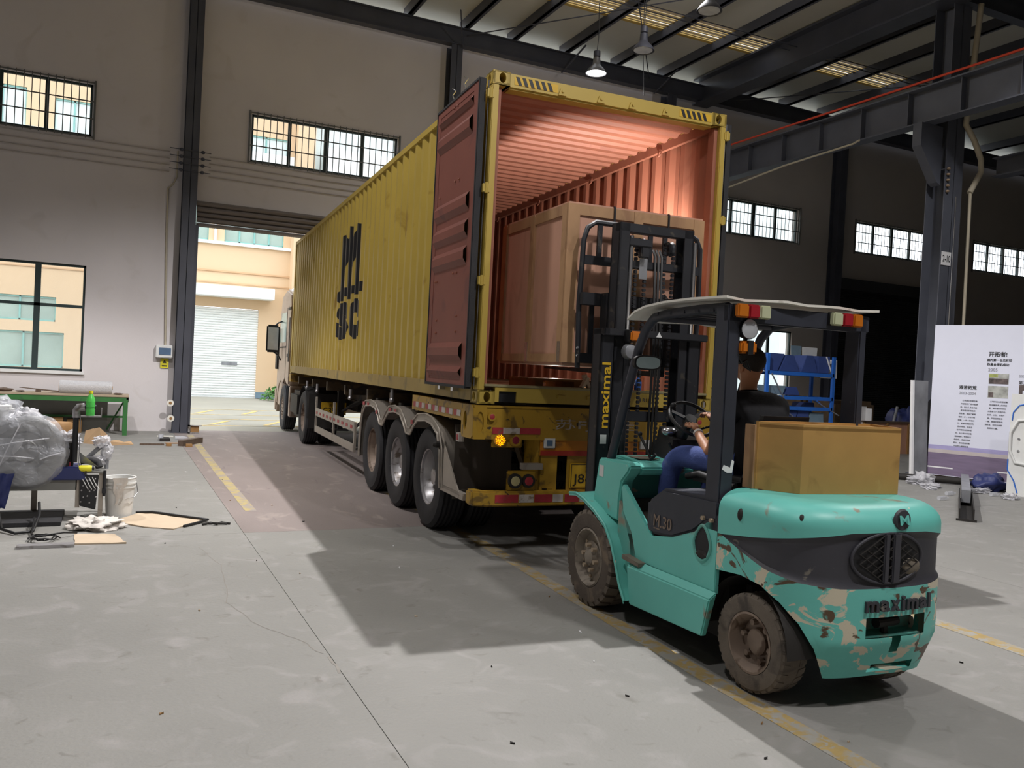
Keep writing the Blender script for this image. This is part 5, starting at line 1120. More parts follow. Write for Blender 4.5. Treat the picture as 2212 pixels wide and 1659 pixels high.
# ------------------------------------------------------------------ timber box on the counterweight
bx = thing('wooden_box', 'worn tan plywood box standing on top of the forklift counterweight', 'box', (1.08,-3.2,1.053), 'T')
zc0, zc1 = 1.053, 1.435
pl_ = [(.60,-2.98),(.745,-3.20),(1.41,-3.25),(1.52,-2.92),(.95,-2.88)]
def vertical(p, q, t=.018):
    p, q = Vector(p), Vector(q); d = (q-p).normalized(); n_ = Vector((-d.y,d.x))*t
    return B().hexa([(p.x,p.y,zc0),(q.x,q.y,zc0),(q.x+n_.x,q.y+n_.y,zc0),(p.x+n_.x,p.y+n_.y,zc0),(p.x,p.y,zc1),(q.x,q.y,zc1),(q.x+n_.x,q.y+n_.y,zc1),(p.x+n_.x,p.y+n_.y,zc1)])
for i in range(5): obj('board', vertical(pl_[i],pl_[(i+1)%5]), 'plywood_old', bx)
obj('lid', B().prism([(p[0],p[1]) for p in pl_],'z',zc1-.03,zc1-.012), 'plywood_old', bx)
obj('board_edge', B().box(.59,.615,-2.985,-2.90,zc0,zc1-.02), 'timber_pink', bx)

# ================================================================== DRIVER
dr = thing('person', 'driver in black t-shirt and jeans seated on the forklift, hand on the steering wheel', 'person', (.93,-2.5,1.05), 'T')
def skin(name, V_, E_, R_, m, parent, sub=2, root=0, mats=None, zone=None):
    me = D.meshes.new(name); off = OFF[parent.name]
    me.from_pydata([tuple(Vector(v)-off) for v in V_], E_, []); o = D.objects.new('tmp', me); C.objects.link(o)
    md = o.modifiers.new('s','SKIN'); md.use_smooth_shade = True
    sv = me.skin_vertices[0].data
    for i,r in enumerate(R_): sv[i].radius = (r if isinstance(r,tuple) else (r,r))
    sv[root].use_root = True
    ss = o.modifiers.new('u','SUBSURF'); ss.levels = sub; ss.render_levels = sub
    dg = bpy.context.evaluated_depsgraph_get(); dg.update()
    m2 = D.meshes.new_from_object(o.evaluated_get(dg)); D.objects.remove(o); m2.name = name
    m2.materials.clear(); m2.materials.append(MATS[m])
    for p in m2.polygons: p.use_smooth = True
    q = D.objects.new(name, m2); C.objects.link(q); q.parent = parent; OFF[q.name] = off; FR[q.name] = 'T'
    return q
# body: head, neck, arms as one continuous surface
pv = (.93,-2.52,1.10)
V_ = [pv,(.93,-2.56,1.25),(.93,-2.56,1.42),(.93,-2.50,1.53),(.93,-2.46,1.60),(.965,-2.44,1.67),(.97,-2.43,1.75),(.97,-2.43,1.82),
      (.78,-2.52,1.50),(.74,-2.44,1.32),(.76,-2.34,1.18),(.825,-2.13,1.27),(.85,-2.055,1.315),
      (1.08,-2.52,1.50),(1.17,-2.40,1.33),(1.17,-2.22,1.22),(1.10,-2.03,1.32),(1.075,-1.96,1.37),
      (.83,-2.46,1.11),(.748,-2.05,1.13),(.742,-1.935,1.04),(.748,-1.88,.70),(1.03,-2.46,1.11),(1.10,-2.05,1.13),(1.108,-1.935,1.04),(1.102,-1.88,.70)]
E_ = [(0,1),(1,2),(2,3),(3,4),(4,5),(5,6),(6,7),(3,8),(8,9),(9,10),(10,11),(11,12),(3,13),(13,14),(14,15),(15,16),(16,17),(0,18),(18,19),(19,20),(20,21),(0,22),(22,23),(23,24),(24,25)]
R_ = [.10,.10,.10,.05,.050,.062,.084,.068,.035,.042,.042,.032,.026,.035,.042,.042,.032,.026,.04,.03,.03,.03,.04,.03,.03,.03]
body = skin('body', V_, E_, R_, 'skin', dr)
# shirt and jeans as children
V2 = [(.93,-2.53,1.08),(.93,-2.58,1.22),(.93,-2.585,1.38),(.93,-2.54,1.50),(.94,-2.50,1.575),(.79,-2.54,1.505),(.745,-2.46,1.37),(.745,-2.42,1.31),(1.10,-2.54,1.505),(1.16,-2.43,1.37),(1.165,-2.37,1.32)]
skin('t_shirt', V2, [(0,1),(1,2),(2,3),(3,4),(3,5),(5,6),(6,7),(3,8),(8,9),(9,10)], [(.17,.15),(.17,.155),(.175,.155),(.135,.13),(.075,.075),.085,.070,.066,.085,.070,.066], 'shirt_black', dr)
V3 = [(.93,-2.50,1.10),(.83,-2.46,1.115),(.77,-2.22,1.135),(.745,-2.02,1.135),(.74,-1.93,1.05),(.745,-1.89,.86),(.75,-1.87,.66),(1.03,-2.46,1.11),(1.08,-2.22,1.135),(1.11,-2.02,1.13),(1.11,-1.93,1.05),(1.10,-1.88,.86),(1.10,-1.86,.66)]
skin('jeans', V3, [(0,1),(1,2),(2,3),(3,4),(4,5),(5,6),(0,7),(7,8),(8,9),(9,10),(10,11),(11,12)], [.13,.105,.088,.080,.078,.066,.058,.105,.088,.080,.078,.066,.058], 'jeans', dr)
hb = B().ball((.97,-2.445,1.795),(.083,.100,.088),20,14); hb.v = [v for v in hb.v]
kf = []
hair = obj('hair', hb, 'hair', dr, smooth=60)
fa = obj('face', B().ball((.97,-2.395,1.745),(.068,.085,.095),18,12).ball((.97,-2.305,1.74),(.014,.018,.022),8,6).ball((.893,-2.44,1.745),(.012,.022,.032),8,6).ball((1.047,-2.44,1.745),(.012,.022,.032),8,6), 'skin', dr, smooth=70)
obj('eye', B().ball((.945,-2.318,1.762),.010,8,6), 'white_plain', fa); obj('eye', B().ball((.995,-2.318,1.762),.010,8,6), 'white_plain', fa); obj('mouth', B().ball((.97,-2.312,1.70),(.022,.006,.005),8,5), 'red_tape', fa)
def hand(c, base, knuck, side):
    """palm from wrist to knuckles, five fingers curled over the wheel rim"""
    w = Vector(base); k = Vector(knuck); d = (k-w).normalized(); dn = Vector((0,.2,-1)).normalized(); ac = d.cross(dn).normalized()
    pm = skin('palm', [w, w.lerp(k,.5), k], [(0,1),(1,2)], [.024,(.036,.018),(.036,.016)], 'skin', dr)
    for j,(o_,L_) in enumerate(((-.030,.062),(-.010,.074),(.010,.070),(.029,.056))):
        p0 = k-d*.01+ac*o_; p1 = k+d*L_*.45+ac*o_*1.15+dn*.004; p2 = p1+d*L_*.22+dn*L_*.30; p3 = p2-d*L_*.05+dn*L_*.30
        skin('finger', [p0,p1,p2,p3], [(0,1),(1,2),(2,3)], [.0095,.009,.0085,.007], 'skin', dr, 1)
    t0 = w.lerp(k,.3)+ac*side*.024; t1 = t0+ac*side*.026+d*.022; t2 = t1+d*.034+dn*.012
    skin('thumb', [t0,t1,t2], [(0,1),(1,2)], [.012,.0105,.009], 'skin', dr, 1)
hand(None, (.852,-2.05,1.318), (.868,-1.975,1.345), 1)
hand(None, (1.072,-1.955,1.375), (1.06,-1.88,1.41), -1)
obj('wrist_band', B().lathe([(.030,-.010),(.033,-.008),(.033,.008),(.030,.010)],(0,0,0),'z',16).xf(Matrix.Translation((.838,-2.09,1.293))@Vector((.02,.07,.05)).to_track_quat('Z','Y').to_matrix().to_4x4()), 'rag', dr, smooth=50)
obj('watch', B().lathe([(.029,-.012),(.033,-.010),(.033,.010),(.029,.012)],(0,0,0),'z',16).xf(Matrix.Translation((1.085,-1.99,1.355))@Vector((-.02,.07,.05)).to_track_quat('Z','Y').to_matrix().to_4x4()), 'chrome', dr, smooth=50)
for x_ in (.75,1.10): obj('shoe', B().ball((x_,-1.81,.565),(.045,.12,.045),14,9).ball((x_,-1.86,.60),(.042,.06,.06),12,8), 'hose_black', dr, smooth=60)
# ================================================================== LEFT SIDE: bench and wrapped machine
wb = thing('workbench', 'long green steel workbench with pale top under the left window', 'workbench', (-4,11.6,0))
obj('bench_top', B().box(-7.5,-2.58,11.3,12.1,.745,.785), 'bench_top', wb, bevel=.005)
obj('apron', B().box(-7.5,-2.58,11.31,11.35,.65,.745).box(-2.62,-2.58,11.31,12.1,.65,.745), 'bench_green', wb)
for (x_,y_) in ((-2.63,11.34),(-2.63,12.05),(-5.0,11.34),(-5.0,12.05),(-7.4,11.34)): obj('leg', B().box(x_-.04,x_+.04,y_-.04,y_+.04,0,.70), 'bench_green', wb)
obj('stretcher', B().box(-7.4,-2.63,11.90,11.94,.30,.34), 'bench_green', wb)
obj('back_panel', B().box(-5.3,-2.95,12.06,12.08,.02,.70), 'machine_grey', wb); obj('brace', B().beam((-2.63,12.0,.68),(-2.95,12.05,.05),.03,.03), 'bench_green', wb)
rl = tag(obj('bubble_wrap_roll', B().lathe([(.03,0),(.12,0),(.125,.02),(.125,.90),(.12,.92),(.03,.92)],(-3.80,11.55,.91),'x',28), 'bubble_wrap', smooth=40), 'roll of clear bubble wrap lying on the green workbench', 'roll')
obj('paper_core', B().lathe([(.025,-.006),(.035,-.006),(.035,.93),(.025,.93)],(-3.80,11.55,.91),'x',14).lathe([(.05,-.004),(.12,-.004),(.12,.0),(.05,.0)],(-3.80,11.55,.91),'x',20), 'cardboard', rl, smooth=40)
for k,(xa,xb,za,h,lab) in enumerate(((-4.45,-3.80,.83,.02,'long dark blade-like board propped beside the bubble wrap roll'),(-4.9,-4.55,.79,.07,'dark lump of scrap on the left end of the workbench'),(-4.52,-4.36,.79,.03,'small brown block on the workbench under the board'),(-2.86,-2.68,.785,.035,'small dark tool on the right end of the workbench'))):
    if k==0: tag(obj('board', B().hexa([(-4.46,11.5,.865),(-3.8,11.45,.80),(-3.8,11.6,.80),(-4.4,11.6,.86),(-4.46,11.5,.875),(-3.8,11.45,.825),(-3.8,11.6,.825),(-4.4,11.6,.872)]), 'wood_dark'), lab, 'board')
    else: tag(obj('scrap_block', B().lump(((xa+xb)/2,11.5,za+h/2),((xb-xa)/2,.08,h/2),k,.3,2,14,8,flat=.786), 'wood_dark'), lab, 'scrap')
tag(obj('support_block', B().box(-4.19,-4.10,11.46,11.56,.785,.835), 'wood_dark'), 'small dark block holding up the long board on the bench', 'block')
tag(obj('parts_box', B().box(-4.0,-3.72,11.75,11.95,.0,.30).box(-3.66,-3.4,11.8,11.98,0,.26), 'wood_brown'), 'pair of joined brown boxes on the floor under the workbench', 'box')
# wrapped machine on its stand
mc = thing('wrapped_machine', 'machine with a round disc wrapped in crumpled plastic film on a steel stand', 'machine', (-3.5,2.6,0))
my = 2.35
obj('bed_beam', B().box(-5.2,-3.14,my+.0,my+.45,.29,.41), 'machine_grey', mc)
obj('top_plate', B().box(-3.14,-2.90,my-.02,my+.5,.452,.472), 'machine_grey', mc)
for x_ in (-3.15,-2.95): obj('leg', B().box(x_,x_+.04,my,my+.04,.0 if x_>-3 else .12,.455), 'mudguard_grey', mc)
obj('leg', B().box(-2.95,-2.91,my+.42,my+.46,0,.455), 'mudguard_grey', mc); obj('leg', B().box(-5.0,-4.95,my+.4,my+.45,0,.3), 'mudguard_grey', mc)
obj('leg', B().box(-3.55,-3.50,my+.42,my+.47,0,.3), 'mudguard_grey', mc)
dk = obj('disc', B().lathe([(.01,-.03),(.10,-.05),(.12,-.02),(.17,-.02),(.19,-.04),(.31,-.04),(.335,-.02),(.335,.04),(.01,.05)],(-3.58,my-.02,.67),'y',40), 'machine_grey', mc, smooth=40)
b = B(); rows = []
for i in range(19):
    rr = .37*i/18; row = []
    for k in range(60):
        a = 2*PI*k/60; p = Vector((rr*math.cos(a), 0, rr*math.sin(a))); nv_ = noise.noise(Vector((p.x*7,3,p.z*7)))*.035+noise.noise(Vector((p.x*19,9,p.z*19)))*.012
        ed = .09*max(0,(rr-.30)/.07)**2; k_ = 1+.05*noise.noise(Vector((math.cos(a)*3,1,math.sin(a)*3)))
        row.append((-3.58+p.x*k_, my-.10+nv_+ed, .67+p.z*k_))
    rows.append(row)
b.grid(rows, closed=True); obj('film_cover', b, 'wrap_film', mc, smooth=80)
for (p,q) in (((-3.92,.70),(-3.38,.80)),((-3.80,.63),(-3.5,.61)),((-3.45,.60),(-3.28,.66)),((-3.82,.42),(-3.62,.93))):
    obj('film_fold', B().tube([(p[0],my-.13,p[1]),((p[0]+q[0])/2,my-.15,(p[1]+q[1])/2+.01),(q[0],my-.13,q[1])],.006,6), 'plastic_bag', mc, smooth=60)
obj('machine_head', B().box(-4.1,-3.70,my+.0,my+.3,.80,1.08), 'panel_white', mc, bevel=.03)
obj('film_cover', B().lump((-3.86,my+.10,.98),(.27,.22,.20),4,.35,2.2,34,20), 'wrap_film', mc, smooth=80)
obj('film_cover', B().lump((-3.60,my+.05,.97),(.13,.10,.09),8,.5,2.5,30,18), 'plastic_bag', mc, smooth=80)
obj('motor', B().lathe([(.01,0),(.15,0),(.155,.02),(.155,.10),(.13,.14),(.01,.14)],(-3.34,my+.25,.78),'z',24), 'wood_brown', mc, smooth=40)
obj('film_cover', B().lump((-3.25,my+.12,.76),(.13,.11,.09),12,.6,2.4,34,20), 'plastic_bag', mc, smooth=80)
obj('gear_block', B().box(-3.30,-3.18,my+.02,my+.2,.50,.74).cyl((-3.24,my,.52),(-3.24,my,.70),.03,10), 'chassis_black', mc); obj('red_part', B().box(-3.33,-3.2,my+.0,my+.05,.49,.56), 'red_tape', mc)
obj('drape', B().grid([[(-4.2+.03*math.sin(j*1.1)+(.62-.05*j)*i/10, my-.16+.035*math.sin(i*1.9+j*.6), .80-.075*j) for i in range(11)] for j in range(9)]), 'wrap_film', mc, smooth=80)
obj('blue_skirt', B().grid([[(-3.95+.30*i/10-.008*j, my-.14+.03*math.sin(i*2.1+j), .47-.04*j) for i in range(11)] for j in range(9)]), 'tray_blue', mc, smooth=80)
tag(obj('parts_tray', B().hexa([(-3.40,my-.04,.39),(-3.05,my-.04,.39),(-3.05,my+.25,.39),(-3.40,my+.25,.39),(-3.38,my-.06,.52),(-3.12,my-.06,.52),(-3.12,my+.27,.52),(-3.38,my+.27,.52)]), 'tray_blue', bevel=.01), 'dark blue plastic tray on the machine stand', 'tray')
obj('pipe_post', B().cyl((-3.17,my,.56),(-3.17,my,1.02),.026,12), 'black_paint', mc, smooth=50)
obj('pipe_elbow', B().tube([(-3.17,my,.99),(-3.17,my,1.06),(-3.15,my,1.09),(-3.10,my,1.095)],.036,12), 'rim_steel', mc, smooth=50); obj('pipe_arm', B().cyl((-3.12,my,1.095),(-3.0,my,1.095),.022,12), 'mast_steel', mc, smooth=50)
obj('bottle_shelf', B().box(-3.13,-2.95,my-.08,my+.02,1.0,1.012).box(-2.955,-2.948,my-.08,my+.0,1.0,1.09), 'rim_steel', mc)
obj('edge_cable', B().tube([(-3.13,my-.05,1.0),(-3.13,my-.05,.47)],.004,5), 'chrome', mc)
gb = thing('green_bottle', 'bright green plastic drink bottle on the small metal shelf of the machine', 'bottle', (-3.05,my-.03,1.012))
bz = 1.013
obj('bottle_body', B().lathe([(.01,0),(.036,.0),(.040,.01),(.040,.06),(.037,.075),(.040,.09),(.040,.14),(.034,.17),(.018,.205),(.016,.215)],(-3.05,my-.03,bz),'z',20), 'bottle_green', gb, smooth=40)
obj('bottle_cap', B().lathe([(.01,.24),(.018,.238),(.019,.213),(.01,.212)],(-3.05,my-.03,bz),'z',16), 'yellow_tool', gb, smooth=40)
obj('bottle_label', B().lathe([(.0408,.085),(.0412,.087),(.0412,.138),(.0408,.14)],(-3.05,my-.03,bz),'z',20), 'bottle_green', gb)
yt = thing('yellow_tape_tool', 'small bright yellow cylinder tool on the machine stand', 'tool', (-3.07,my-.03,.50))
obj('tool_body', B().lathe([(.01,-.055),(.027,-.055),(.030,-.04),(.030,.04),(.027,.055),(.01,.055)],(-3.07,my-.03,.503),'x',18), 'yellow_tool', yt, smooth=40); obj('tool_end', B().cyl((-3.012,my-.03,.503),(-2.995,my-.03,.503),.020,12).box(-3.07,-3.06,my-.05,my-.04,.45,.48), 'black_paint', yt)
obj('cable_arm', B().tube([(-3.12,my+.08,.56),(-3.03,my+.08,.575),(-2.97,my+.08,.55),(-2.95,my+.06,.50)],.035,12), 'black_rubber', mc, smooth=50)
obj('funnel_sheet', B().add([(-3.13,my,.66),(-2.96,my+.02,.51),(-3.12,my+.05,.55)],[(0,1,2)]), 'panel_grey', mc)
wp = thing('wrapped_gun', 'pair of hand grips wrapped in crinkled film at the right end of the machine stand', 'tool', (-2.95,2.6,.5))
obj('grip', B().tube([(-3.06,my+.2,.58),(-2.96,my+.2,.68),(-2.93,my+.2,.72)],.022,8), 'panel_grey', wp, smooth=50)
obj('film', B().lump((-2.94,my+.2,.74),(.075,.06,.055),21,.5,2.6,30,18), 'plastic_bag', wp, smooth=80); obj('film', B().lump((-2.89,my+.2,.645),(.055,.05,.085),22,.45,2.6,30,18), 'plastic_bag', wp, smooth=80); obj('film', B().lump((-2.96,my+.2,.55),(.075,.05,.05),23,.5,2.6,30,18), 'plastic_bag', wp, smooth=80)
obj('stub', B().cyl((-2.89,my+.2,.47),(-2.89,my+.2,.56),.02,8), 'panel_grey', wp)
cbp = obj('cable_chain_panel', B().hexa([(-3.11,my-.03,.14),(-2.97,my-.03,.10),(-2.97,my-.015,.10),(-3.11,my-.015,.14),(-3.12,my-.03,.44),(-2.95,my-.03,.44),(-2.95,my-.015,.44),(-3.12,my-.015,.44)]), 'black_paint', mc, bevel=.006)
for k in range(14): obj('bolt', B().ball((-3.09+.055*(k%3)+.01*math.sin(k*3), my-.035, .40-.055*(k//3)-.01*(k%2)),.009,8,5), 'rim_steel', cbp)
for k in range(4): obj('cable', B().tube([(-3.10+.03*k,my-.035,.42),(-3.07+.03*k,my-.05,.36),(-3.04+.032*k,my-.04,.30)],.004,5), 'panel_white', cbp)
obj('bolt_rod', B().cyl((-2.90,my-.02,.23),(-2.90,my-.02,.48),.014,8).box(-2.92,-2.88,my-.04,my,.26,.30), 'mast_steel', mc)
# bucket
bk = thing('plastic_bucket', 'white plastic bucket with a dangling rag behind the machine stand', 'bucket', (-2.76,2.5,0))
bxy = (-2.76,2.52)
obj('bucket_wall', B().lathe([(.01,.004),(.115,.004),(.118,.0),(.138,.29),(.148,.29),(.148,.305),(.140,.305),(.142,.33),(.152,.33),(.152,.345),(.143,.345),(.146,.385),(.152,.39),(.146,.395),(.138,.39),(.112,.02),(.01,.02)],(*bxy,0),'z',32), 'pvc_white', bk, smooth=35)
obj('bucket_handle', B().tube([(bxy[0]+.15,bxy[1]-.02,.33),(bxy[0]+.165,bxy[1]-.05,.24),(bxy[0]+.13,bxy[1]-.09,.20),(bxy[0]+.05,bxy[1]-.14,.19)],.004,6), 'chrome', bk)
b = B().grid([[(bxy[0]-.07+(.035-.004*j)*i+.006*j+.008*math.sin(j*1.7), bxy[1]-.158-.010*math.sin(i*2+j*1.3)+.005*j , .40-.045*j) for i in range(5)] for j in range(7)]); tag(obj('rag', b, 'rag', smooth=80), 'pinkish rag hanging over the rim of the white bucket', 'rag')
# floor litter near machine
def sheetpoly(name, pts, m, lab, cat, z=.004, th=.006, warp=.012, seed=0):
    n = len(pts); b = B(); top = []; cx_ = sum(p[0] for p in pts)/n; cy_ = sum(p[1] for p in pts)/n
    P_ = []
    for i in range(n):
        a, c = pts[i], pts[(i+1)%n]
        for k in range(4): t = k/4; P_.append((a[0]*(1-t)+c[0]*t+random.uniform(-.008,.008), a[1]*(1-t)+c[1]*t+random.uniform(-.01,.01)))
    m_ = len(P_)
    tp = [(p[0],p[1],z+th+abs(warp*noise.noise(Vector((p[0]*4,p[1]*4,seed))))*1.5) for p in P_]; bt = [(p[0],p[1],z-.003) for p in P_]
    b.add(tp+bt+[(cx_,cy_,z+th),(cx_,cy_,z-.003)], [(i,(i+1)%m_,2*m_) for i in range(m_)]+[(m_+i,m_+(i+1)%m_,2*m_+1) for i in range(m_)]+[(i,m_+i,m_+(i+1)%m_,(i+1)%m_) for i in range(m_)])
    return tag(obj(name, b, m), lab, cat)
sheetpoly('cardboard_sheet', [(-2.83,2.18),(-2.53,2.62),(-1.98,2.06),(-2.30,1.70),(-2.55,1.85)], 'cardboard_pale', 'flat pale cardboard sheet beside the bucket with black edging', 'cardboard')
tag(obj('black_cable', B().tube([(-2.60,2.58,.02),(-2.45,2.52,.03),(-2.2,2.28,.025),(-1.96,2.06,.02),(-2.05,1.96,.015),(-2.2,1.80,.012)],.014,7), 'hose_black', smooth=60), 'black rubber edging curving round the pale cardboard sheet', 'strip')
sheetpoly('cardboard_sheet', [(-3.10,1.20),(-2.71,1.15),(-2.80,1.55),(-3.12,1.62)], 'cardboard_pale', 'smaller torn cardboard sheet in front of the crumpled white rag', 'cardboard', seed=3)
tag(obj('metal_strip', B().box(-3.52,-3.1,1.10,1.20,.0,.025).xf(Matrix.Identity(4)), 'rim_steel'), 'short grey metal strip lying left of the torn cardboard', 'strip')
tag(obj('rag', B().lump((-2.96,1.90,.03),(.20,.17,.07),31,.6,2.4,40,22,flat=.002), 'rag', smooth=80), 'crumpled white rag on the floor under the machine stand', 'rag')
tag(obj('wire_tangle', B().tube([(-3.35+.13*math.cos(k*.7)*(1-.02*k), 1.42+.10*math.sin(k*.7), .02+.006*(k%4)) for k in range(26)],.006,6).tube([(-3.46,2.0,.10),(-3.45,1.6,.02),(-3.38,1.45,.03),(-3.2,1.5,.05),(-3.1,1.62,.02)],.008,6), 'hose_black', smooth=60), 'tangle of dark wire on the floor left of the cardboard', 'wire')
tag(obj('black_hose', B().tube([(-3.75,2.05,.15),(-3.70,1.85,.03),(-3.58,1.68,.02),(-3.45,1.75,.02),(-3.42,2.0,.12),(-3.44,2.2,.2)],.013,8), 'hose_black', smooth=60), 'thick black hose looping on the floor at the left edge', 'hose')
tag(obj('shadow_plinth', B().box(-5.0,-3.25,2.05,2.75,.0,.04), 'black_rubber', bevel=.005), 'low black slab standing in for the shade under the wrapped machine', 'mat')  # dark slab added as the shade below the machine stand
tag(obj('wire_scrap', B().tube([(-2.03,1.86,.012),(-1.95,1.90,.02),(-1.9,1.84,.015),(-1.85,1.90,.02),(-1.77,1.87,.01)],.012,6).tube([(-2.0,1.90,.012),(-1.9,1.87,.02),(-1.8,1.86,.012)],.010,6), 'chassis_black', smooth=60), 'dark shredded scrap right of the pale cardboard sheet', 'scrap')
# mid-distance litter by the doorway
tag(obj('cardboard_box', B().xf(Matrix.Identity(4)) if False else B().hexa([(-3.30,9.7,0),(-3.0,9.5,0),(-2.85,9.75,0),(-3.15,9.95,0),(-3.27,9.75,.22),(-3.05,9.55,.30),(-2.93,9.8,.16),(-3.15,10.0,.24)]), 'cardboard'), 'crushed brown cardboard box on the floor before the bench', 'box')
sheetpoly('cardboard_sheet', [(-3.0,9.3),(-2.5,9.5),(-2.65,9.9),(-2.95,9.75)], 'cardboard', 'flattened brown cardboard beside the crushed box', 'cardboard', warp=.1, seed=5)
for k,(x,y,sx,sy,h,m,lab) in enumerate(((-2.2,9.5,.20,.04,.03,'wood_dark','thin dark stick on the floor left of the cup'),(-1.95,10.4,.09,.2,.05,'chassis_black','dark scrap lump beside the clear plastic cup'),(-1.93,9.35,.045,.05,.05,'wood_brown','small reddish block on the floor, left of two'),(-1.60,9.25,.055,.05,.05,'wood_brown','small reddish block on the floor, right of two'),(-1.75,9.8,.22,.05,.015,'timber_pink','pale flat lath lying behind the small blocks'),(-1.9,11.2,.15,.1,.01,'white_sheet','flat white strip of litter in front of the column'))):
    tag(obj('scrap_piece', B().box(x-sx,x+sx,y-sy,y+sy,0,h), m, bevel=.004), lab, 'scrap')
tag(obj('plastic_cup', B().lathe([(.01,0),(.04,0),(.05,.12),(.046,.12),(.036,.01)],(-2.02,10.3,0),'z',14), 'clear_plastic', smooth=40), 'small clear plastic cup among the litter by the doorway', 'cup')
tag(obj('plastic_bottle', B().lathe([(.01,0),(.035,0),(.035,.15),(.015,.2),(.015,.22)],(-1.75,10.6,.036),'x',12), 'clear_plastic', smooth=40), 'clear plastic bottle lying on the floor near the steel column', 'bottle')
tag(obj('angle_bar', B().hexa([(-1.78,9.35,0),(-1.38,10.05,0),(-1.30,10.0,0),(-1.70,9.3,0),(-1.78,9.35,.10),(-1.38,10.05,.10),(-1.30,10.0,.10),(-1.70,9.3,.10)]), 'wood_dark'), 'dark square timber bar lying in front of the doorway', 'bar')
tag(obj('channel_piece', B().box(-1.42,-1.20,11.95,12.05,0,.02).box(-1.42,-1.38,11.95,12.05,0,.17).box(-1.42,-1.15,11.95,12.05,.15,.17), 'rim_steel'), 'short steel channel offcut at the foot of the doorway column', 'channel')
tag(obj('channel_block', B().box(-1.37,-1.20,11.98,12.05,.02,.15), 'wood_brown'), 'brown wooden block inside the steel channel offcut', 'block')
lit = [(-1.20,2.9),(-1.05,1.9),(-1.90,5.8),(-1.6,3.3),(-1.5,5.0),(-2.3,-1.0),(-1.2,-3.4),(-.3,-2.6),(.05,-3.6),(-.9,-2.5),(-1.5,-.2),(-1.75,.3),(-.7,-.2),(.1,-1.3),(-.2,-3.9),(.3,-3.9),(-2.4,1.1),(-.1,-2.1),(-2.6,-2.6),(1.9,-3.3),(-1.0,-1.5),(2.3,-2.0),(-.5,.6),(-3.4,-1.9),(-.4,-3.1),(.35,.2),(-2.2,2.9),(-1.9,4.2)]
WH = ['in front of the forklift wheel','by the container shadow','left of the tyre marks','near the middle of the aisle']
lb_ = {}
for k,(x,y) in enumerate(lit):
    r = random.Random(k); a = r.uniform(0,PI); L_ = r.uniform(.005,.013); w_ = r.uniform(.002,.004); m = ['cardboard_pale','chassis_black','white_plain','wood_brown','chassis_black'][k%5]
    c_, s_ = math.cos(a), math.sin(a); p = [(x+c_*u*L_-s_*v*w_, y+s_*u*L_+c_*v*w_) for u,v in ((-1,-1),(1,-.8),(.8,1),(-.9,.9))]
    lb_.setdefault(m, B()).add([(q[0],q[1],.0) for q in p]+[(q[0],q[1],.006+.004*(i%2)) for i,q in enumerate(p)],[(0,3,2,1),(4,5,6,7),(0,1,5,4),(1,2,6,5),(2,3,7,6),(3,0,4,7)])
for m, b in lb_.items():
    col_ = {'cardboard_pale':'pale','chassis_black':'black','white_plain':'white','wood_brown':'brown'}[m]
    tag(obj('litter', b, m), 'tiny %s crumbs of litter scattered over the concrete floor' % col_, 'litter', kind='stuff')
# ================================================================== RIGHT SIDE
rk = thing('storage_rack', 'bright blue steel rack loaded with blue trapezoid bins behind the forklift', 'rack', (12.0,8.8,0))
for (x_,y_) in ((11.0,8.5),(13.1,8.5),(11.0,9.2),(13.1,9.2)):
    obj('upright', B().box(x_-.04,x_+.04,y_-.03,y_+.03,0,2.38), 'blue_rack', rk)
for z_ in (1.88,1.30,1.05,.55):
    obj('shelf_beam', B().box(11.0,13.1,8.47,8.52,z_,z_+.085), 'blue_rack', rk); obj('shelf_beam', B().box(11.0,13.1,9.18,9.23,z_,z_+.085), 'blue_rack', rk)
obj('deck', B().box(11.04,13.06,8.5,9.2,1.93,1.945).box(11.04,13.06,8.5,9.2,1.09,1.105), 'grey_blue', rk)
obj('side_brace', B().beam((13.12,8.52,1.0),(13.12,9.18,1.38),.03,.02).beam((13.12,9.18,1.38),(13.12,8.52,1.36),.03,.02).beam((11.0,8.55,2.3),(11.0,9.15,1.5),.03,.02), 'blue_rack', rk)
def bin_(x, z, w0, w1, h, m, lab, y=8.62, d=.42):
    b = B().hexa([(x-w0/2,y,z),(x+w0/2,y,z),(x+w0/2,y+d,z),(x-w0/2,y+d,z),(x-w1/2,y,z+h),(x+w1/2,y,z+h),(x+w1/2,y+d,z+h),(x-w1/2,y+d,z+h)])
    tag(obj('storage_bin', b, m, bevel=.008), lab, 'bin', 'bins on the blue rack')
bin_(11.32,1.967,.20,.62,.42,'blue_bin','leftmost dark blue bin on the top rack shelf, wide side up')
bin_(11.80,1.967,.64,.24,.40,'blue_bin','second blue bin on the top shelf, narrow side up, left of the gap')
bin_(12.42,1.967,.56,.22,.42,'blue_bin','third blue bin on the top shelf, right of the gap',8.6)
bin_(12.86,1.967,.34,.40,.42,'blue_bin','rightmost blue bin on the top shelf with white curved stripes',8.58)
bin_(12.40,1.967,.20,.34,.66,'grey_blue','grey-blue panel standing behind the top shelf bins',9.05,.04)
bin_(12.82,1.967,.40,.50,.64,'panel_white','white panel standing behind the top shelf bins',9.02,.03)
bin_(13.30,1.86,.16,.12,.46,'white_plain','white and blue curved cover hanging off the right end of the rack',8.64,.4)
for k,(x,z,w0,w1,h,m,y) in enumerate(((11.42,1.40,.36,.56,.22,'grey_blue',8.6),(11.95,1.40,.50,.30,.20,'blue_bin',8.65),(12.5,1.11,.36,.30,.13,'blue_bin_dark',8.62))):
    bin_(x,z,w0,w1,h,m,('grey-blue tipped bin on the second rack shelf','blue folded panel beside the tipped bin on the second shelf','dark blue bin low on the third rack shelf')[k],y)
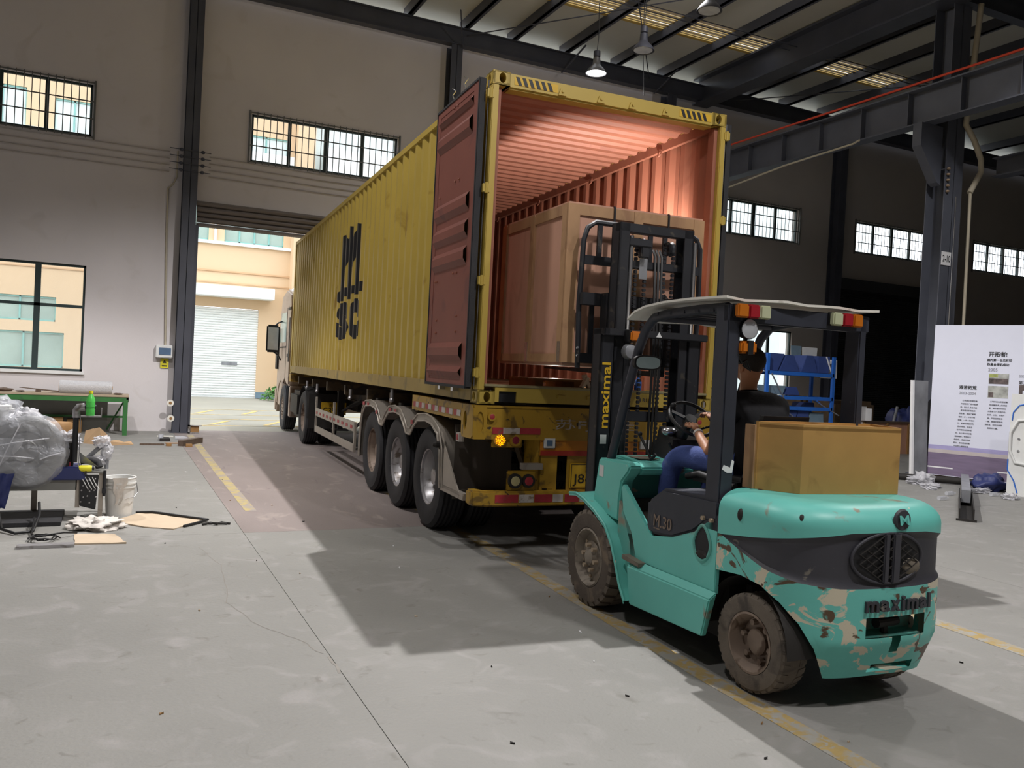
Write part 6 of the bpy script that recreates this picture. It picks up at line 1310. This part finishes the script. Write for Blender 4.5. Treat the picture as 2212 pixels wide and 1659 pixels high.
for k,(x,w0,w1,h,m) in enumerate(((11.85,.20,.42,.36,'blue_bin'),(12.25,.36,.36,.42,'blue_bin'),(12.68,.50,.44,.34,'grey_blue'),(11.35,.30,.40,.30,'blue_bin_dark'))):
    bin_(x,.655,w0,w1,h,m,('blue bin on the lowest visible shelf, left of centre','square blue bin in the centre of the lowest shelf','grey-blue lidded bin at the right of the lowest shelf','dark blue bin at the far left of the lowest shelf')[k],8.55)
obj('loose_bar', B().beam((11.1,8.46,1.9),(11.6,8.46,1.2),.03,.02).beam((12.4,8.6,1.38),(13.3,8.45,.95),.05,.02).beam((11.6,8.5,1.05),(12.1,8.5,.75),.04,.02), 'panel_grey', rk)
obj('stripe', B().tube([(12.92,8.57,2.38),(13.0,8.565,2.2),(13.10,8.56,2.0)],.018,6), 'white_plain', rk)
# bale, white board, timber wall, blue scraps
tag(obj('wrapped_bale', B().box(14.3,15.9,9.6,10.6,0,1.30), 'brown_bale', bevel=.09), 'large brown wrapped bale standing right of the blue rack', 'bale')
tag(obj('wrapped_bale', B().box(13.35,13.75,9.7,10.4,0,1.38), 'brown_bale', bevel=.09), 'narrow brown wrapped bale just behind the rack upright', 'bale')
tag(obj('white_board', B().box(14.16,14.62,8.78,8.80,.4,1.19).box(14.6,14.62,8.6,8.80,.4,1.15), 'white_plain'), 'white folded board standing before the brown bale', 'board')
tw = thing('timber_panel_wall', 'low row of brown plywood panels standing behind the poster wall', 'panel', (15.6,8.2,0))
for k in range(4): obj('panel', B().box(14.3+.80*k,15.08+.80*k,8.55-.0*k,8.59,.0,.80), 'plywood_pink', tw)
for k in range(5): obj('post', B().box(14.27+.80*k,14.32+.80*k,8.50,8.56,0,.82), 'wood_brown', tw)
obj('top_rail', B().box(14.27,17.5,8.5,8.62,.80,.84), 'wood_dark', tw)
tag(obj('blue_tarpaulin', B().lump((16.75,9.3,.55),(.65,.35,.60),41,.5,2,24,14,flat=0), 'tray_blue', smooth=80), 'dark blue tarpaulin heap behind the plywood panels', 'tarpaulin')
tag(obj('pipe_offcut', B().cyl((15.35,8.75,.0),(16.0,9.0,1.20),.04,10), 'panel_grey', smooth=50), 'grey pipe offcuts leaning on the dark blue tarpaulin', 'pipe')
# poster wall
PA = Vector((11.46,4.46)); PD = Vector((.3887,-.9214)); PN = Vector((-PD.y,PD.x))*-1
if PN.dot(Vector((pos.x,pos.y))-PA) < 0: PN = -PN
def pq(u, z, lift=0): q = PA+PD*u+PN*lift; return (q.x,q.y,z)
def panel(name, u0, u1, z0, z1, m, parent=None, lift=.0, th=.02):
    b = B().hexa([pq(u0,z0,lift-th),pq(u1,z0,lift-th),pq(u1,z0,lift),pq(u0,z0,lift),pq(u0,z1,lift-th),pq(u1,z1,lift-th),pq(u1,z1,lift),pq(u0,z1,lift)])
    return obj(name, b, m, parent)
pw = thing('poster_wall', 'tall white exhibition wall printed with Chinese text and small photos', 'display wall', (PA.x,PA.y,0))
panel('board', 0, 2.6, .06, 2.95, 'poster_white', pw, 0, .05); panel('plinth', .02, 2.6, 0, .09, 'wood_dark', pw, -.04, .05)
panel('printed_sky', 0,2.6,.56,.64,'poster_lilac',pw,.002,.002); panel('printed_sand', 0,2.6,.49,.56,'poster_sand',pw,.003,.002); panel('printed_road', 0,2.6,.07,.49,'poster_mauve',pw,.002,.002); panel('printed_line', 0,.45,.20,.225,'white_plain',pw,.004,.002); panel('printed_line', 1.2,1.6,.22,.245,'white_plain',pw,.004,.002)
ud = (PD.x,PD.y,0)
def ptext(body, m, u, z, w=None, h=None, bold=0):
    return text('lettering', body, m, pw, pq(u,z,.003), ud, (0,0,1), w=w, h=h, bold=bold)
ptext('艰苦拓荒','ink',.63,1.77,w=.30,bold=.02); ptext('2003-2004','ink_pale',.63,1.66,w=.28)
ptext('开拓者!','ink',1.10,2.41,w=.30,bold=.02); ptext('国内第一台无缝钢','ink',1.13,2.30,w=.40,bold=.02); ptext('热复合焊机成功','ink',1.11,2.22,w=.36,bold=.02); ptext('2005','ink_pale',1.03,2.12,w=.15)
ptext('2006','ink_pale',1.52,2.02,w=.12); ptext('第二台','ink',1.56,1.90,w=.2)
L1 = ['公司成立初期在条','件艰苦的厂房中起步','的，创业人员白手起','家依靠双手和技术','的积累，走出了最艰','难的一步，公司不断','摸索，一步一步前行','中，逐渐形成自己的','技术特点。企业也','在不断的发展中成','长，从小到大的设备','越做越好，得到各方','的信任，成就今天的','事业，走向更远的路','不忘初心继续前进']
for k,l in enumerate(L1[:15]): ptext(l,'ink_grey',.68-.008*k,1.52-.062*k,h=.030)
for k,l in enumerate(['公司开发出新型设备','在设备技术上取得重','要，填补国内的空白','并受到了广大用户的','好评。从此，公司产','品，产品远销各地','一路，继续开拓新市','场研发，为行业做贡','献新的力量。']): ptext(l,'ink_grey',1.16-.01*k,1.53-.062*k,h=.030)
panel('printed_photo', .97,1.30,1.86,2.05,'photo_pale',pw,.003,.002); panel('photo_detail', .98,1.29,1.86,1.96,'photo_dark',pw,.005,.002); panel('photo_detail', .98,1.12,1.98,2.04,'photo_green',pw,.005,.002)
panel('printed_photo', .97,1.30,1.60,1.82,'photo_pale',pw,.003,.002); panel('photo_detail', .98,1.06,1.61,1.70,'photo_dark',pw,.005,.002)
panel('printed_photo', 1.47,1.8,1.55,1.86,'photo_dark',pw,.003,.002); panel('photo_detail', 1.53,1.7,1.58,1.76,'poster_white',pw,.005,.002)
# narrow galvanised panel left of it
tag(obj('galvanised_strip', B().hexa([(11.14,4.50,0),(11.40,4.42,0),(11.42,4.47,0),(11.15,4.55,0),(11.17,4.62,1.86),(11.43,4.52,1.86),(11.45,4.57,1.86),(11.19,4.67,1.86)]), 'panel_grey'), 'narrow scuffed galvanised panel leaning at the left edge of the poster wall', 'panel')
tag(obj('white_edge_board', B().hexa([(11.08,4.50,0),(11.13,4.49,0),(11.14,4.55,0),(11.09,4.56,0),(11.12,4.62,1.86),(11.16,4.61,1.86),(11.18,4.67,1.86),(11.13,4.68,1.86)]), 'white_plain'), 'thin white strip standing against the galvanised panel', 'strip')
# moulded white panel at right edge
mp_ = thing('moulded_panel', 'white moulded plastic panel with a blue outline at the right edge', 'panel', (10.65,2.25,0))
MA, MD = Vector((10.63,2.30)), Vector((.3887,-.9214)); MN = PN
def mq(u,z,l=0): q = MA+MD*u+MN*l; return (q.x,q.y,z)
obj('sheet', B().hexa([mq(0,0,-.03),mq(1.2,0,-.03),mq(1.2,0,0),mq(0,0,0),mq(0,1.69,-.03),mq(1.2,1.69,-.03),mq(1.2,1.69,0),mq(0,1.69,0)]), 'panel_white', mp_)
oc = [(.10,.55),(.02,.75),(.02,1.05),(.12,1.25),(.45,1.30),(.62,1.2),(.62,.6),(.5,.5)]
obj('raised_rim', B().tube([mq(u,z,.02) for u,z in oc],.022,8,closed=True), 'panel_white', mp_, smooth=50)
for q_ in (((.5,1.60),(.12,1.50),(.04,1.38),(.03,1.25)),((.0,.60),(.0,.42),(.10,.25),(.16,.05))): obj('blue_line', B().tube([mq(u,z,.006) for u,z in q_],.010,6), 'blue_rack', mp_, smooth=50)
for (u,z) in ((.14,.95),(.14,.75)): obj('clip', B().ball(mq(u,z,.01),.02,8,5), 'chrome', mp_)
# channel beam on the floor
cb = thing('steel_channel', 'black and grey steel channel lying on the floor right of the forklift', 'steel channel', (9,2,0))
p0, p1 = Vector((7.17,.50,0)), Vector((11.3,3.55,0)); d = (p1-p0).normalized(); sd_ = Vector((d.y,-d.x,0))
def cq(t,s_,z): return p0+d*t+sd_*s_+Vector((0,0,z))
obj('channel', B().hexa([cq(0,-.09,0),cq(0,.09,0),cq(2.6,.09,0),cq(2.6,-.09,0),cq(0,-.09,.012),cq(0,.09,.012),cq(2.6,.09,.012),cq(2.6,-.09,.012)]).hexa([cq(0,-.09,0),cq(0,-.075,0),cq(2.6,-.075,0),cq(2.6,-.09,0),cq(0,-.09,.16),cq(0,-.075,.16),cq(2.6,-.075,.16),cq(2.6,-.09,.16)]).hexa([cq(0,.075,0),cq(0,.09,0),cq(2.6,.09,0),cq(2.6,.075,0),cq(0,.075,.16),cq(0,.09,.16),cq(2.6,.09,.16),cq(2.6,.075,.16)]), 'chassis_black', cb)
obj('end_plate', B().hexa([cq(-.02,-.12,0),cq(-.02,.12,0),cq(0,.12,0),cq(0,-.12,0),cq(-.02,-.12,.03),cq(-.02,.12,.03),cq(0,.12,.03),cq(0,-.12,.03)]), 'chassis_black', cb)
obj('tube', B().hexa([cq(1.6,-.06,.06),cq(1.6,.06,.06),cq(4.6,.06,.10),cq(4.6,-.06,.10),cq(1.6,-.06,.24),cq(1.6,.06,.24),cq(4.6,.06,.22),cq(4.6,-.06,.22)]), 'panel_grey', cb); obj('tube_foot', B().hexa([cq(4.4,-.05,0),cq(4.4,.05,0),cq(4.5,.05,0),cq(4.5,-.05,0),cq(4.4,-.05,.1),cq(4.4,.05,.1),cq(4.5,.05,.1),cq(4.5,-.05,.1)]), 'panel_grey', cb)
# plastic litter and black bag at the foot of the posters
for k,(x,y,rx,ry_,rz) in enumerate(((10.2,3.6,.22,.16,.09),(9.95,3.2,.18,.12,.05),(10.45,3.75,.15,.2,.12),(9.7,3.0,.10,.10,.03),(10.4,2.6,.22,.12,.05),(10.15,1.9,.14,.10,.06))):
    tag(obj('crumpled_film', B().lump((x,y,rz*.5),(rx,ry_,rz),50+k,.7,2.8,30,16,flat=.002), 'plastic_bag', smooth=80), ('largest crumpled clear film heap at the foot of the poster wall','low clear film heap in front of the largest one','clear film heap against the galvanised panel','small scrap of clear film nearest the forklift','clear film scrap left of the black bag','clear film scrap by the white moulded panel')[k], 'plastic film', 'crumpled film at the poster wall')
for k,(x,y) in enumerate(((9.3,2.4),(9.1,3.6),(8.6,2.0),(10.1,2.2),(8.9,4.2))):
    b = B().lathe([(.01,0),(.032,0),(.034,.14),(.014,.19),(.014,.21)],(x,y,.035),'x',12); tag(obj('plastic_bottle', b, 'clear_plastic', smooth=40), 'clear plastic bottle on the floor, '+('just left of the grey steel channel','nearest the galvanised panel among the bottles','closest of the bottles to the forklift','lying right beside the clear film scrap','farthest left of the bottles near the poster wall')[k], 'bottle', 'plastic bottles near the poster wall')
tag(obj('black_bag', B().lump((10.85,2.75,.12),(.33,.22,.16),61,.45,2,30,16,flat=.002), 'tray_blue', smooth=80), 'dark blue stuffed bag at the foot of the poster wall', 'bag')
tag(obj('rolled_film', B().tube([(10.3,4.2,.06),(10.8,3.6,.07),(11.3,3.2,.06),(11.3,2.6,.06)],.06,10), 'chassis_black', smooth=60), 'dark rolled sheet lying along the foot of the poster wall', 'roll')
